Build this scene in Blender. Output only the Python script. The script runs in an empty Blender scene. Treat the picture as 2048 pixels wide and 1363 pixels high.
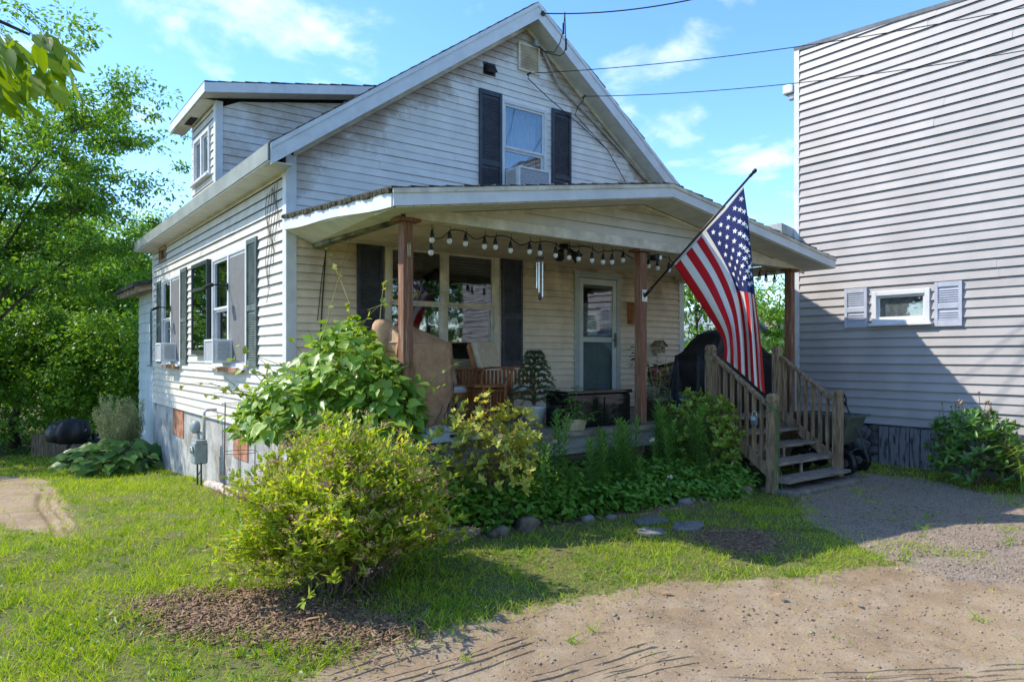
import bpy, math, random
import numpy as np
from mathutils import Vector, Matrix

# ------------------------------------------------------------------ camera, sky, sun, exposure
scene = bpy.context.scene
CAMP = Vector((-2.93, -8.43, 1.71)); FPX = 1406.0; HORZ = 711.0
FWD = Vector((.6, .8, 0)); RGT = Vector((.8, -.6, 0)); UP = Vector((0, 0, 1))
cd = bpy.data.cameras.new('camera'); cam = bpy.data.objects.new('camera', cd)
scene.collection.objects.link(cam)
cam.location = CAMP
cam.rotation_euler = (math.radians(90), 0, -math.atan2(.6, .8))
cd.sensor_width = 36; cd.lens = FPX / 2048 * 36; cd.shift_y = (HORZ - 681.5) / 2048
cd.clip_start = .05; cd.clip_end = 3000
scene.camera = cam
SUN = Vector((1, -.98, -1.38)).normalized()          # the way the light travels
az = math.atan2(-SUN.x, -SUN.y)                       # towards the sun, clockwise from +Y
el = math.asin(-SUN.z)
world = bpy.data.worlds.new('World'); scene.world = world; world.use_nodes = True
wn = world.node_tree; wn.nodes.clear()
def N(nt, t, **kw):
    n = nt.nodes.new(t)
    for k, v in kw.items():
        if k == 'ins':
            for a, b in v.items(): n.inputs[a].default_value = b
        else: setattr(n, k, v)
    return n
wo = N(wn, 'ShaderNodeOutputWorld'); bg = N(wn, 'ShaderNodeBackground'); bg.inputs[1].default_value = .135
sky = N(wn, 'ShaderNodeTexSky', sky_type='NISHITA', sun_disc=False, sun_elevation=el, sun_rotation=az,
        altitude=50, air_density=1.0, dust_density=.1, ozone_density=4.5)
# clouds: soft noise on the direction, projected on a flat cloud layer
tc = N(wn, 'ShaderNodeTexCoord'); sx = N(wn, 'ShaderNodeSeparateXYZ'); wn.links.new(tc.outputs['Generated'], sx.inputs[0])
def M(nt, op, a, b=None, c=None):
    n = N(nt, 'ShaderNodeMath', operation=op)
    for i, v in enumerate((a, b, c)):
        if v is None: continue
        if isinstance(v, (int, float)): n.inputs[i].default_value = v
        else: nt.links.new(v, n.inputs[i])
    return n.outputs[0]
zc = M(wn, 'ADD', M(wn, 'MAXIMUM', sx.outputs[2], 0.0), .22)
cx = N(wn, 'ShaderNodeCombineXYZ')
wn.links.new(M(wn, 'DIVIDE', sx.outputs[0], zc), cx.inputs[0]); wn.links.new(M(wn, 'DIVIDE', sx.outputs[1], zc), cx.inputs[1])
cx.inputs[2].default_value = 4.4
no = N(wn, 'ShaderNodeTexNoise', ins={'Scale': 3.1, 'Detail': 10, 'Roughness': .55, 'Distortion': .2})
wn.links.new(cx.outputs[0], no.inputs['Vector'])
rp = N(wn, 'ShaderNodeMapRange', interpolation_type='SMOOTHSTEP', ins={'From Min': .535, 'From Max': .70, 'To Max': .55})
wn.links.new(no.outputs[0], rp.inputs[0])
mx = N(wn, 'ShaderNodeMix', data_type='RGBA')
mx.inputs['B'].default_value = (3.9, 4.0, 4.2, 1)
hs_ = N(wn, 'ShaderNodeHueSaturation', ins={'Hue': .503, 'Saturation': 1.14, 'Value': .93}); wn.links.new(sky.outputs[0], hs_.inputs['Color'])
wn.links.new(rp.outputs[0], mx.inputs['Factor']); wn.links.new(hs_.outputs[0], mx.inputs['A'])
wn.links.new(mx.outputs['Result'], bg.inputs[0]); wn.links.new(bg.outputs[0], wo.inputs[0])
sd = bpy.data.lights.new('sun', 'SUN'); sd.energy = 2.1; sd.angle = math.radians(.55); sd.color = (1, .93, .80)
so = bpy.data.objects.new('sun', sd); scene.collection.objects.link(so)
so.rotation_euler = SUN.to_track_quat('-Z', 'Y').to_euler()
vs = scene.view_settings; vs.view_transform = 'Standard'; vs.look = 'None'; vs.gamma = 1; vs.use_curve_mapping = False
vs.exposure = 1.62
scene.cycles.max_bounces = 7; scene.cycles.transparent_max_bounces = 8
scene.cycles.diffuse_bounces = 4

# ------------------------------------------------------------------ helpers
C = scene.collection
rng = np.random.default_rng(7); random.seed(7)
def ray(px, py):
    return FWD + RGT * ((px - 1024) / FPX) + UP * ((HORZ - py) / FPX)
def onX(px, py, X): d = ray(px, py); return CAMP + d * ((X - CAMP.x) / d.x)
def onY(px, py, Y): d = ray(px, py); return CAMP + d * ((Y - CAMP.y) / d.y)
def onZ(px, py, Z): d = ray(px, py); return CAMP + d * ((Z - CAMP.z) / d.z)
def atD(px, py, D): return CAMP + ray(px, py) * D
def L8(c): c /= 255; return c / 12.92 if c <= .04045 else ((c + .055) / 1.055) ** 2.4
def S(r, g, b): return (L8(r), L8(g), L8(b))
OFF = {}
def thing(name, label, cat, loc=(0, 0, 0), group=None):
    o = bpy.data.objects.new(name, None); C.objects.link(o); o.location = loc; o.empty_display_size = .1
    o['label'] = label; o['category'] = cat
    if group: o['group'] = group
    OFF[o.name] = Vector(loc); return o
def tag(o, label, cat, group=None):
    o['label'] = label; o['category'] = cat
    if group: o['group'] = group
    return o
def link(name, me, mat, parent=None, label=None, kind=None):
    o = bpy.data.objects.new(name, me); C.objects.link(o)
    if mat is not None and not me.materials: me.materials.append(mat)
    if parent is not None:
        o.parent = parent; OFF[o.name] = OFF.get(parent.name, Vector())
        off = OFF[o.name]
        if off.length > 0 and me.users == 1: me.transform(Matrix.Translation(-off))
    if label: o['label'] = label
    if kind: o['kind'] = kind
    return o
def npmesh(name, V, F, smooth=False):
    """V (n,3), F (m,k) with one k"""
    me = bpy.data.meshes.new(name); V = np.ascontiguousarray(V, dtype=np.float32); F = np.ascontiguousarray(F, dtype=np.int32)
    k = F.shape[1]
    me.vertices.add(len(V)); me.vertices.foreach_set('co', V.ravel())
    me.loops.add(F.size); me.loops.foreach_set('vertex_index', F.ravel())
    me.polygons.add(len(F)); me.polygons.foreach_set('loop_start', np.arange(0, F.size, k, dtype=np.int32))
    me.polygons.foreach_set('loop_total', np.full(len(F), k, dtype=np.int32))
    if smooth: me.polygons.foreach_set('use_smooth', np.ones(len(F), dtype=bool))
    me.update(calc_edges=True); return me
class MB:
    def __init__(s): s.v = []; s.f = []
    def quad(s, *p):
        n = len(s.v); s.v += [tuple(q) for q in p]; s.f.append(tuple(range(n, n + len(p)))); return s
    def box(s, a, b):
        x0, y0, z0 = a; x1, y1, z1 = b
        if x0 > x1: x0, x1 = x1, x0
        if y0 > y1: y0, y1 = y1, y0
        if z0 > z1: z0, z1 = z1, z0
        n = len(s.v)
        s.v += [(x0, y0, z0), (x1, y0, z0), (x1, y1, z0), (x0, y1, z0), (x0, y0, z1), (x1, y0, z1), (x1, y1, z1), (x0, y1, z1)]
        s.f += [tuple(n + i for i in q) for q in ((0, 3, 2, 1), (4, 5, 6, 7), (0, 1, 5, 4), (1, 2, 6, 5), (2, 3, 7, 6), (3, 0, 4, 7))]; return s
    def hexa(s, p):        # 8 points, same order as box
        n = len(s.v); s.v += [tuple(q) for q in p]
        s.f += [tuple(n + i for i in q) for q in ((0, 3, 2, 1), (4, 5, 6, 7), (0, 1, 5, 4), (1, 2, 6, 5), (2, 3, 7, 6), (3, 0, 4, 7))]; return s
    def bar(s, a, b, w, h, up=(0, 0, 1)):
        a = Vector(a); b = Vector(b); d = (b - a).normalized(); u = Vector(up); sd_ = d.cross(u)
        if sd_.length < 1e-4: sd_ = d.cross(Vector((1, 0, 0)))
        sd_.normalize(); u = sd_.cross(d).normalized(); sd_ *= w / 2; u = u * (h / 2)
        return s.hexa([a - sd_ - u, a + sd_ - u, b + sd_ - u, b - sd_ - u, a - sd_ + u, a + sd_ + u, b + sd_ + u, b - sd_ + u])
    def tube(s, pts, r, n=8, cap=True):
        pts = [Vector(p) for p in pts]; m = len(pts); base = len(s.v)
        if not hasattr(r, '__len__'): r = [r] * m
        ref = None
        for i, p in enumerate(pts):
            d = (pts[min(i + 1, m - 1)] - pts[max(i - 1, 0)]).normalized()
            if ref is None:
                ref = d.cross(Vector((0, 0, 1)));
                if ref.length < .1: ref = d.cross(Vector((1, 0, 0)))
            ref = (ref - d * ref.dot(d)).normalized(); q = d.cross(ref)
            for k in range(n):
                t = 2 * math.pi * k / n; s.v.append(tuple(p + (ref * math.cos(t) + q * math.sin(t)) * r[i]))
        for i in range(m - 1):
            for k in range(n):
                a = base + i * n + k; b = base + i * n + (k + 1) % n
                s.f.append((a, b, b + n, a + n))
        if cap:
            s.f.append(tuple(base + k for k in range(n))[::-1]); s.f.append(tuple(base + (m - 1) * n + k for k in range(n)))
        return s
    def lathe(s, c, prof, n=16, axis=(0, 0, 1)):
        c = Vector(c); ax = Vector(axis).normalized(); u = ax.cross(Vector((0, 0, 1)))
        if u.length < .05: u = Vector((1, 0, 0))
        u.normalize(); w = ax.cross(u); base = len(s.v)
        for (r, h) in prof:
            for k in range(n):
                t = 2 * math.pi * k / n; s.v.append(tuple(c + ax * h + (u * math.cos(t) + w * math.sin(t)) * r))
        for i in range(len(prof) - 1):
            for k in range(n):
                a = base + i * n + k; b = base + i * n + (k + 1) % n; s.f.append((a, b, b + n, a + n))
        s.f.append(tuple(base + k for k in range(n))[::-1]); s.f.append(tuple(base + (len(prof) - 1) * n + k for k in range(n)))
        return s
    def prism(s, poly, d):
        d = Vector(d); n = len(s.v); m = len(poly); s.v += [tuple(p) for p in poly] + [tuple(Vector(p) + d) for p in poly]
        s.f.append(tuple(range(n, n + m))[::-1]); s.f.append(tuple(range(n + m, n + 2 * m)))
        for i in range(m):
            j = (i + 1) % m; s.f.append((n + i, n + j, n + m + j, n + m + i))
        return s
    def mesh(s, name, smooth=False, bevel=0):
        me = bpy.data.meshes.new(name); me.from_pydata(s.v, [], s.f)
        if smooth: me.polygons.foreach_set('use_smooth', [True] * len(me.polygons))
        me.update(); return me
    def build(s, name, mat, parent=None, smooth=False, bevel=0, label=None, kind=None):
        o = link(name, s.mesh(name, smooth), mat, parent, label, kind)
        if bevel:
            b = o.modifiers.new('bevel', 'BEVEL'); b.width = bevel; b.segments = 2; b.limit_method = 'ANGLE'; b.angle_limit = math.radians(40)
        return o
def scat(P, D, Nn, Ls, Ws, T):
    """leaf-like pieces: template T=(verts (k,3) in along/side/normal, faces)"""
    P = np.asarray(P, float); D = np.asarray(D, float); Nn = np.asarray(Nn, float); n = len(P)
    D = D / (np.linalg.norm(D, axis=1, keepdims=True) + 1e-9)
    Sd = np.cross(Nn, D); Sd /= np.linalg.norm(Sd, axis=1, keepdims=True) + 1e-9
    Nn = np.cross(D, Sd)
    tv = np.asarray(T[0], float); tf = np.asarray(T[1], int); k = len(tv)
    Ls = np.broadcast_to(np.asarray(Ls, float), (n,)); Ws = np.broadcast_to(np.asarray(Ws, float), (n,))
    V = P[:, None] + D[:, None] * (tv[None, :, 0:1] * Ls[:, None, None]) + Sd[:, None] * (tv[None, :, 1:2] * Ws[:, None, None]) + Nn[:, None] * (tv[None, :, 2:3] * Ws[:, None, None])
    F = tf[None] + (np.arange(n) * k)[:, None, None]
    return V.reshape(-1, 3), F.reshape(-1, tf.shape[1])
LEAF = ([(0, 0, 0), (.45, -.5, .16), (1, 0, -.06), (.45, .5, .16)], [(0, 1, 2), (0, 2, 3)])
LEAF6 = ([(0, 0, 0), (.25, -.42, .10), (.6, -.44, .08), (1, 0, -.12), (.6, .44, .08), (.25, .42, .10), (.3, 0, -.02), (.65, 0, -.04)],
         [(0, 1, 6, 6), (1, 2, 7, 6), (2, 3, 7, 7), (3, 4, 7, 7), (4, 5, 6, 7), (5, 0, 6, 6)])
LEAF6 = (LEAF6[0], [(0, 1, 6), (1, 2, 7), (1, 7, 6), (2, 3, 7), (3, 4, 7), (4, 5, 6), (4, 6, 7), (5, 0, 6)])
HEART = ([(0, 0, 0), (-.12, -.32, .05), (.12, -.58, .10), (.42, -.52, .07), (.62, -.30, .04), (1, 0, -.14), (.62, .30, .04), (.42, .52, .07), (.12, .58, .10), (-.12, .32, .05), (.4, 0, -.03)],
         [(0, 1, 10), (1, 2, 10), (2, 3, 10), (3, 4, 10), (4, 5, 10), (5, 6, 10), (6, 7, 10), (7, 8, 10), (8, 9, 10), (9, 0, 10)])
BLADE = ([(0, -.5, 0), (0, .5, 0), (.55, .3, .5), (.55, -.3, .5), (1, 0, 2.2)], [(0, 1, 2), (0, 2, 3), (3, 2, 4)])
PEB = ([(-.5, 0, 0), (.5, .05, 0), (0, -.5, .03), (.05, .5, 0), (.03, .02, .36), (0, 0, -.3)], [(0, 2, 4), (2, 1, 4), (1, 3, 4), (3, 0, 4), (2, 0, 5), (1, 2, 5), (3, 1, 5), (0, 3, 5)])
CHIP = ([(-.5, -.5, 0), (.5, -.35, .1), (.45, .5, 0), (-.4, .4, .15), (-.5, -.5, -.25), (.5, -.35, -.2), (.45, .5, -.3), (-.4, .4, -.2)], [(0, 1, 2), (0, 2, 3), (0, 4, 5), (0, 5, 1), (1, 5, 6), (1, 6, 2), (2, 6, 7), (2, 7, 3), (3, 7, 4), (3, 4, 0)])
def rdir(n, zmin=-1.0, zmax=1.0):
    z = rng.uniform(zmin, zmax, n); t = rng.uniform(0, 2 * np.pi, n); r = np.sqrt(1 - z * z)
    return np.stack([r * np.cos(t), r * np.sin(t), z], 1)
def scobj(name, P, D, Nn, Ls, Ws, T, mat, parent=None, kind=None, smooth=False):
    V, F = scat(P, D, Nn, Ls, Ws, T); return link(name, npmesh(name, V, F, smooth), mat, parent, None, kind)
def clone(o, parent=None):
    c = o.copy(); C.objects.link(c); c.parent = parent
    for ch in list(o.children): clone(ch, c)
    return c

# ------------------------------------------------------------------ materials
MATS = {}
def mat(name, col, rough=.6, var=.12, scale=6, bump=0, bscale=60, metal=0, spec=.4, objvar=0.0, col2=None, stretch=None, sharp=(.35, .65), coat=0):
    if name in MATS: return MATS[name]
    m = bpy.data.materials.new(name); m.use_nodes = True; nt = m.node_tree; p = nt.nodes['Principled BSDF']
    p.inputs['Roughness'].default_value = rough; p.inputs['Metallic'].default_value = metal; p.inputs['Specular IOR Level'].default_value = spec
    if coat: p.inputs['Coat Weight'].default_value = coat; p.inputs['Coat Roughness'].default_value = .05
    t = N(nt, 'ShaderNodeTexCoord'); vec = t.outputs['Object']
    if stretch:
        mp = N(nt, 'ShaderNodeMapping'); mp.inputs['Scale'].default_value = stretch; nt.links.new(vec, mp.inputs[0]); vec = mp.outputs[0]
    n = N(nt, 'ShaderNodeTexNoise', ins={'Scale': scale, 'Detail': 8, 'Roughness': .62}); nt.links.new(vec, n.inputs['Vector'])
    r = N(nt, 'ShaderNodeMapRange', ins={'From Min': sharp[0], 'From Max': sharp[1]}); nt.links.new(n.outputs[0], r.inputs[0])
    c2 = col2 if col2 else tuple(c * (1 - 2.2 * var) for c in col); c1 = col if col2 else tuple(min(1, c * (1 + var)) for c in col)
    x = N(nt, 'ShaderNodeMix', data_type='RGBA'); x.inputs['A'].default_value = (*c1, 1); x.inputs['B'].default_value = (*c2, 1)
    nt.links.new(r.outputs[0], x.inputs['Factor']); out = x.outputs['Result']
    if objvar:
        oi = N(nt, 'ShaderNodeObjectInfo'); h = N(nt, 'ShaderNodeHueSaturation'); nt.links.new(out, h.inputs['Color'])
        nt.links.new(M(nt, 'MULTIPLY_ADD', oi.outputs['Random'], 2 * objvar, 1 - objvar), h.inputs['Value']); out = h.outputs[0]
    nt.links.new(out, p.inputs['Base Color'])
    if bump:
        b = N(nt, 'ShaderNodeBump'); b.inputs['Strength'].default_value = bump; b.inputs['Distance'].default_value = .01
        n2 = N(nt, 'ShaderNodeTexNoise', ins={'Scale': bscale, 'Detail': 5}); nt.links.new(vec, n2.inputs['Vector']); nt.links.new(n2.outputs[0], b.inputs['Height']); nt.links.new(b.outputs[0], p.inputs['Normal'])
    MATS[name] = m; return m
def stain(m, col, fn):
    """lay a stain of the given colour over a material; fn(nt, xyz separate node, noise) gives its mask"""
    nt = m.node_tree; p = nt.nodes['Principled BSDF']; src = p.inputs['Base Color'].links[0].from_socket
    t = N(nt, 'ShaderNodeNewGeometry'); s = N(nt, 'ShaderNodeSeparateXYZ'); nt.links.new(t.outputs['Position'], s.inputs[0])
    n = N(nt, 'ShaderNodeTexNoise', ins={'Scale': 2.3, 'Detail': 6, 'Roughness': .6}); nt.links.new(t.outputs['Position'], n.inputs['Vector'])
    f = fn(nt, s, n.outputs[0])
    x = N(nt, 'ShaderNodeMix', data_type='RGBA'); nt.links.new(src, x.inputs['A']); x.inputs['B'].default_value = (*col, 1)
    nt.links.new(f, x.inputs['Factor']); nt.links.new(x.outputs['Result'], p.inputs['Base Color'])
def leafmat(name, c1, c2, trans=.35, rough=.45, spec=.35, hue=0.0):
    if name in MATS: return MATS[name]
    m = bpy.data.materials.new(name); m.use_nodes = True; nt = m.node_tree; p = nt.nodes['Principled BSDF']; o = nt.nodes['Material Output']
    g = N(nt, 'ShaderNodeNewGeometry'); x = N(nt, 'ShaderNodeMix', data_type='RGBA'); x.inputs['A'].default_value = (*c1, 1); x.inputs['B'].default_value = (*c2, 1)
    nt.links.new(g.outputs['Random Per Island'], x.inputs['Factor']); nt.links.new(x.outputs['Result'], p.inputs['Base Color'])
    p.inputs['Roughness'].default_value = rough; p.inputs['Specular IOR Level'].default_value = spec
    t = N(nt, 'ShaderNodeBsdfTranslucent'); h = N(nt, 'ShaderNodeHueSaturation'); h.inputs['Saturation'].default_value = 1.1; h.inputs['Value'].default_value = 1.25; h.inputs['Hue'].default_value = .485
    nt.links.new(x.outputs['Result'], h.inputs['Color']); nt.links.new(h.outputs[0], t.inputs['Color'])
    s = N(nt, 'ShaderNodeMixShader'); s.inputs[0].default_value = trans
    nt.links.new(p.outputs[0], s.inputs[1]); nt.links.new(t.outputs[0], s.inputs[2]); nt.links.new(s.outputs[0], o.inputs['Surface'])
    MATS[name] = m; return m
def glassmat(name, tint=(.75, .8, .8), refl=.12, trans=True):
    m = bpy.data.materials.new(name); m.use_nodes = True; nt = m.node_tree; o = nt.nodes['Material Output']; nt.nodes.remove(nt.nodes['Principled BSDF'])
    g = N(nt, 'ShaderNodeBsdfGlossy'); g.inputs['Roughness'].default_value = .02; g.inputs['Color'].default_value = (.9, .92, .95, 1)
    t = N(nt, 'ShaderNodeBsdfTransparent'); t.inputs[0].default_value = (*tint, 1)
    lw = N(nt, 'ShaderNodeLayerWeight'); fz = M(nt, 'MULTIPLY_ADD', M(nt, 'POWER', lw.outputs['Facing'], 4.0), .7, .03)
    no_ = N(nt, 'ShaderNodeTexNoise', ins={'Scale': 3.0, 'Detail': 1}); b = N(nt, 'ShaderNodeBump'); b.inputs['Strength'].default_value = .06; b.inputs['Distance'].default_value = .02
    nt.links.new(no_.outputs[0], b.inputs['Height']); nt.links.new(b.outputs[0], g.inputs['Normal'])
    s = N(nt, 'ShaderNodeMixShader'); nt.links.new(M(nt, 'ADD', fz, refl), s.inputs[0]); nt.links.new(t.outputs[0], s.inputs[1]); nt.links.new(g.outputs[0], s.inputs[2])
    nt.links.new(s.outputs[0], o.inputs[0]); return m
WHITE = mat('white_siding', (.62, .575, .50), .5, .06, 3, .15, 12, objvar=.04)
UPPER = mat('upper_siding', (.76, .725, .675), .5, .05, 3, .12, 40, objvar=.03)
DORMW = mat('dormer_siding', (.70, .68, .66), .5, .08, 3, .12, 40, objvar=.03, col2=(.50, .44, .37))
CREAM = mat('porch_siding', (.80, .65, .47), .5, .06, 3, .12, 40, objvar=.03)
GREYW = mat('neighbour_siding', (.37, .345, .335), .5, .07, 1.2, .15, 8, objvar=.05)
TRIM = mat('white_trim', (.64, .645, .65), .45, .05, 5)
TRIMC = mat('cream_trim', (.66, .59, .47), .5, .12, 5)
SOFF = mat('soffit_white', (.66, .64, .59), .6, .06, 5)
CEIL = mat('porch_ceiling_paint', (.68, .56, .41), .6, .10, 3)
DARKSH = mat('dark_shutter', (.045, .050, .065), .45, .2, 8, objvar=.05)
GREENSH = mat('green_shutter', (.11, .14, .13), .45, .2, 8)
GREYSH = mat('grey_shutter', (.44, .46, .53), .5, .06, 6)
DARKIN = mat('dark_interior', (.02, .019, .018), .8, .3, 4)
GLASS = glassmat('window_glass', (.8, .83, .83), .10)
ROOFM = mat('asphalt_shingle', (.075, .072, .066), .9, .35, 30, .6, 150)
MOSS = mat('rotten_roof_edge', (.085, .07, .035), .9, .4, 14, .8, 60, col2=(.03, .03, .016))
POSTW = mat('brown_post_paint', (.20, .078, .040), .75, .3, 5, .5, 60, stretch=(9, 9, .6), col2=(.30, .22, .15), sharp=(.50, .66))
GREYWD = mat('weathered_wood', (.31, .215, .13), .8, .3, 5, .5, 40, stretch=(7, 7, .8), objvar=.14)
DECKW = mat('weathered_deck', (.27, .225, .18), .8, .3, 5, .5, 40, stretch=(.8, 7, 7), objvar=.14)
SKIRTW = mat('grey_skirt_board', (.33, .31, .28), .8, .2, 4, .4, 40, stretch=(.7, 7, 7), objvar=.08)
TEAK = mat('orange_brown_wood', (.40, .15, .05), .5, .25, 4, .2, 40, stretch=(3, 3, 1), objvar=.1)
CUSH = mat('beige_cushion', (.66, .53, .37), .9, .08, 20, .3, 300)
CUSHW = mat('white_cushion', (.62, .61, .58), .9, .06, 20, .3, 300)
TAN = mat('tan_cover_fabric', (.50, .30, .165), .75, .12, 8, .25, 200)
BLACKC = mat('black_cover_fabric', (.018, .018, .020), .5, .3, 6, .3, 60)
BLACKP = mat('black_plastic', (.016, .016, .017), .4, .2, 8)
BLACKG = mat('black_gloss', (.010, .010, .011), .06, .1, 8, spec=.6)
CONC = mat('parged_concrete', (.43, .42, .395), .9, .12, 3, .5, 25)
STONE = mat('field_stone', (.17, .135, .105), .85, .3, 6, .7, 30, objvar=.25)
SLATE = mat('grey_flagstone', (.19, .185, .18), .8, .2, 6, .5, 30, objvar=.15)
MEPAINT = mat('grey_green_meter_paint', (.27, .31, .30), .5, .1, 10)
PIPE = mat('galvanised_pipe', (.42, .44, .45), .45, .15, 10, metal=.4)
RED = mat('rust_panel', (.42, .185, .105), .8, .25, 6, .3, 40)
BARK = mat('bark', (.085, .065, .048), .9, .35, 8, .8, 40, stretch=(2, 2, .5))
TWIG = mat('twig', (.17, .125, .09), .9, .25, 12)
WIREM = mat('wire_black', (.02, .02, .022), .6, .1, 5)
BULB = mat('white_bulb', (.75, .74, .70), .25, .02, 5)
CHROME = mat('aluminium', (.6, .62, .63), .3, .08, 8, metal=.9)
ACW = mat('air_conditioner_white', (.68, .69, .69), .45, .05, 8)
ACG = mat('air_conditioner_grille', (.36, .37, .38), .6, .1, 30)
def rake_stain(nt, s, n):
    # brown grime that has run along the underside of the gable trim, ragged
    ax = M(nt, 'ABSOLUTE', M(nt, 'SUBTRACT', s.outputs[0], 3.64))
    d = M(nt, 'SUBTRACT', M(nt, 'SUBTRACT', 6.72, M(nt, 'MULTIPLY', ax, .709)), s.outputs[2])      # metres below the rake
    w = M(nt, 'MULTIPLY_ADD', n, 2.5, -.78)
    q = M(nt, 'SUBTRACT', 1.0, M(nt, 'DIVIDE', d, M(nt, 'MAXIMUM', w, .02)))
    return M(nt, 'MULTIPLY', M(nt, 'MINIMUM', M(nt, 'MAXIMUM', q, 0.0), 1.0), .95)
stain(UPPER, (.25, .14, .06), rake_stain)
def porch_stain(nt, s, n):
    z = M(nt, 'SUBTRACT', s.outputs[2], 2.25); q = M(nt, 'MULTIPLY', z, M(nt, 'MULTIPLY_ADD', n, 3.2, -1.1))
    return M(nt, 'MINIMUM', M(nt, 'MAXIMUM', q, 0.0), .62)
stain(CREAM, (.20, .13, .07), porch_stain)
def patch_stain(k0, k1, amt):
    def f(nt, s, n):
        r = N(nt, 'ShaderNodeMapRange', ins={'From Min': k0, 'From Max': k1, 'To Max': amt}); nt.links.new(n, r.inputs[0]); return r.outputs[0]
    return f
stain(CONC, (.20, .185, .16), patch_stain(.47, .62, .8))
stain(WHITE, (.50, .45, .36), patch_stain(.52, .75, .35))
stain(TRIMC, (.28, .20, .12), patch_stain(.5, .7, .5))
# ------------------------------------------------------------------ walls: sheathing and lapped boards
def WP(axis, plane):
    return (lambda u, n, z: (u, plane - n, z)) if axis == 'x' else (lambda u, n, z: (plane - n, u, z))
def wall(parent, name, m, axis, plane, z0, z1, e, lim, ops=(), t=.12, joints=0, lap=.019, sheath=None, bname='siding_board', skip=None):
    P = WP(axis, plane); sh = MB(); rows = []; k = 0; zz = z0
    while zz < z1 - .01:
        za, zb = zz, min(zz + e, z1); zm = (za + zb) / 2
        a0, b0 = lim(za); a1, b1 = lim(zb)
        if b1 - a1 < .02:
            if b0 - a0 < .12: break
            a1 = b1 = (a1 + b1) / 2
        iv = [(a0, b0, a1, b1)]
        for (ua, ub, oa, ob) in ops:
            if oa < zm < ob:
                nv = []
                for (p0, q0, p1, q1) in iv:
                    if ub <= p0 or ua >= q0: nv.append((p0, q0, p1, q1)); continue
                    if ua > p0: nv.append((p0, ua, p1, ua))
                    if ub < q0: nv.append((ub, q0, ub, q1))
                iv = nv
        rows.append((za, zb, iv)); zz = zb
    for za, zb, iv in rows:
        for (p0, q0, p1, q1) in iv:
            sh.hexa([P(p0, -t, za), P(q0, -t, za), P(q0, -.001, za), P(p0, -.001, za), P(p1, -t, zb), P(q1, -t, zb), P(q1, -.001, zb), P(p1, -.001, zb)])
    w = sh.build(name, sheath or DARKIN, parent)
    for za, zb, iv in rows:
        for (p0, q0, p1, q1) in iv:
            segs = [(p0, q0, p1, q1)]
            if joints and q0 - p0 > 2.4 and random.random() < joints:
                c = p0 + (q0 - p0) * random.uniform(.25, .75); segs = [(p0, c, p1, c), (c - .02, q0, c - .02, q1)]
            for si, (r0, s0, r1, s1) in enumerate(segs):
                b = MB(); lb = lap + random.uniform(-.0015, .002) + .003 * si; jz = random.uniform(-.002, .002); pz = zb - .001
                b.hexa([P(r0, lb - .005, za + jz), P(s0, lb - .005, za + jz), P(s0, lb, za + jz), P(r0, lb, za + jz), P(r1, 0, pz), P(s1, 0, pz), P(s1, .003 + .003 * si, pz), P(r1, .003 + .003 * si, pz)])
                b.build(bname, m, w)
    return w
def window(parent, axis, plane, u0, u1, z0, z1, cols=1, m=TRIM, casing=.075, rail=True, proud=.045, glass=GLASS, sill=True, name='window', label=None, backing=None):
    P = WP(axis, plane)
    def bx(b, a0, a1, n0, n1, c0, c1): b.box(P(a0, n0, c0), P(a1, n1, c1)); return b
    f = MB(); c = casing
    bx(f, u0 - c, u0, -.08, proud, z0 - c, z1 + c); bx(f, u1, u1 + c, -.08, proud, z0 - c, z1 + c)
    bx(f, u0, u1, -.08, proud - .002, z1, z1 + c); bx(f, u0, u1, -.08, proud - .002, z0 - c, z0)
    o = f.build(name, m, parent, bevel=.006, label=label)
    if sill: bx(MB(), u0 - c - .04, u1 + c + .04, 0, proud + .05, z0 - c - .035, z0 - c + .004).build('sill', m, o, bevel=.005)
    w = (u1 - u0) / cols
    for i in range(cols):
        a, b = u0 + i * w, u0 + (i + 1) * w
        if i: bx(MB(), a - .035, a + .035, -.07, proud - .004, z0, z1).build('mullion', m, o)
        a += .035 if i else 0; b -= .035 if i < cols - 1 else 0
        zm = z0 + (z1 - z0) * .52; s = .035
        parts = [(zm, z1, .012)] + [(z0, zm, -.012)] if rail else [(z0, z1, 0)]
        for (c0, c1, n) in parts:
            q = MB(); bx(q, a, a + s, n - .02, n + .012, c0, c1); bx(q, b - s, b, n - .02, n + .012, c0, c1)
            bx(q, a + s, b - s, n - .02, n + .012, c1 - s, c1); bx(q, a + s, b - s, n - .02, n + .012, c0, c0 + s)
            q.build('sash', m, o)
            bx(MB(), a + s, b - s, n - .006, n - .002, c0 + s, c1 - s).build('pane', glass, o)
    return o
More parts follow.
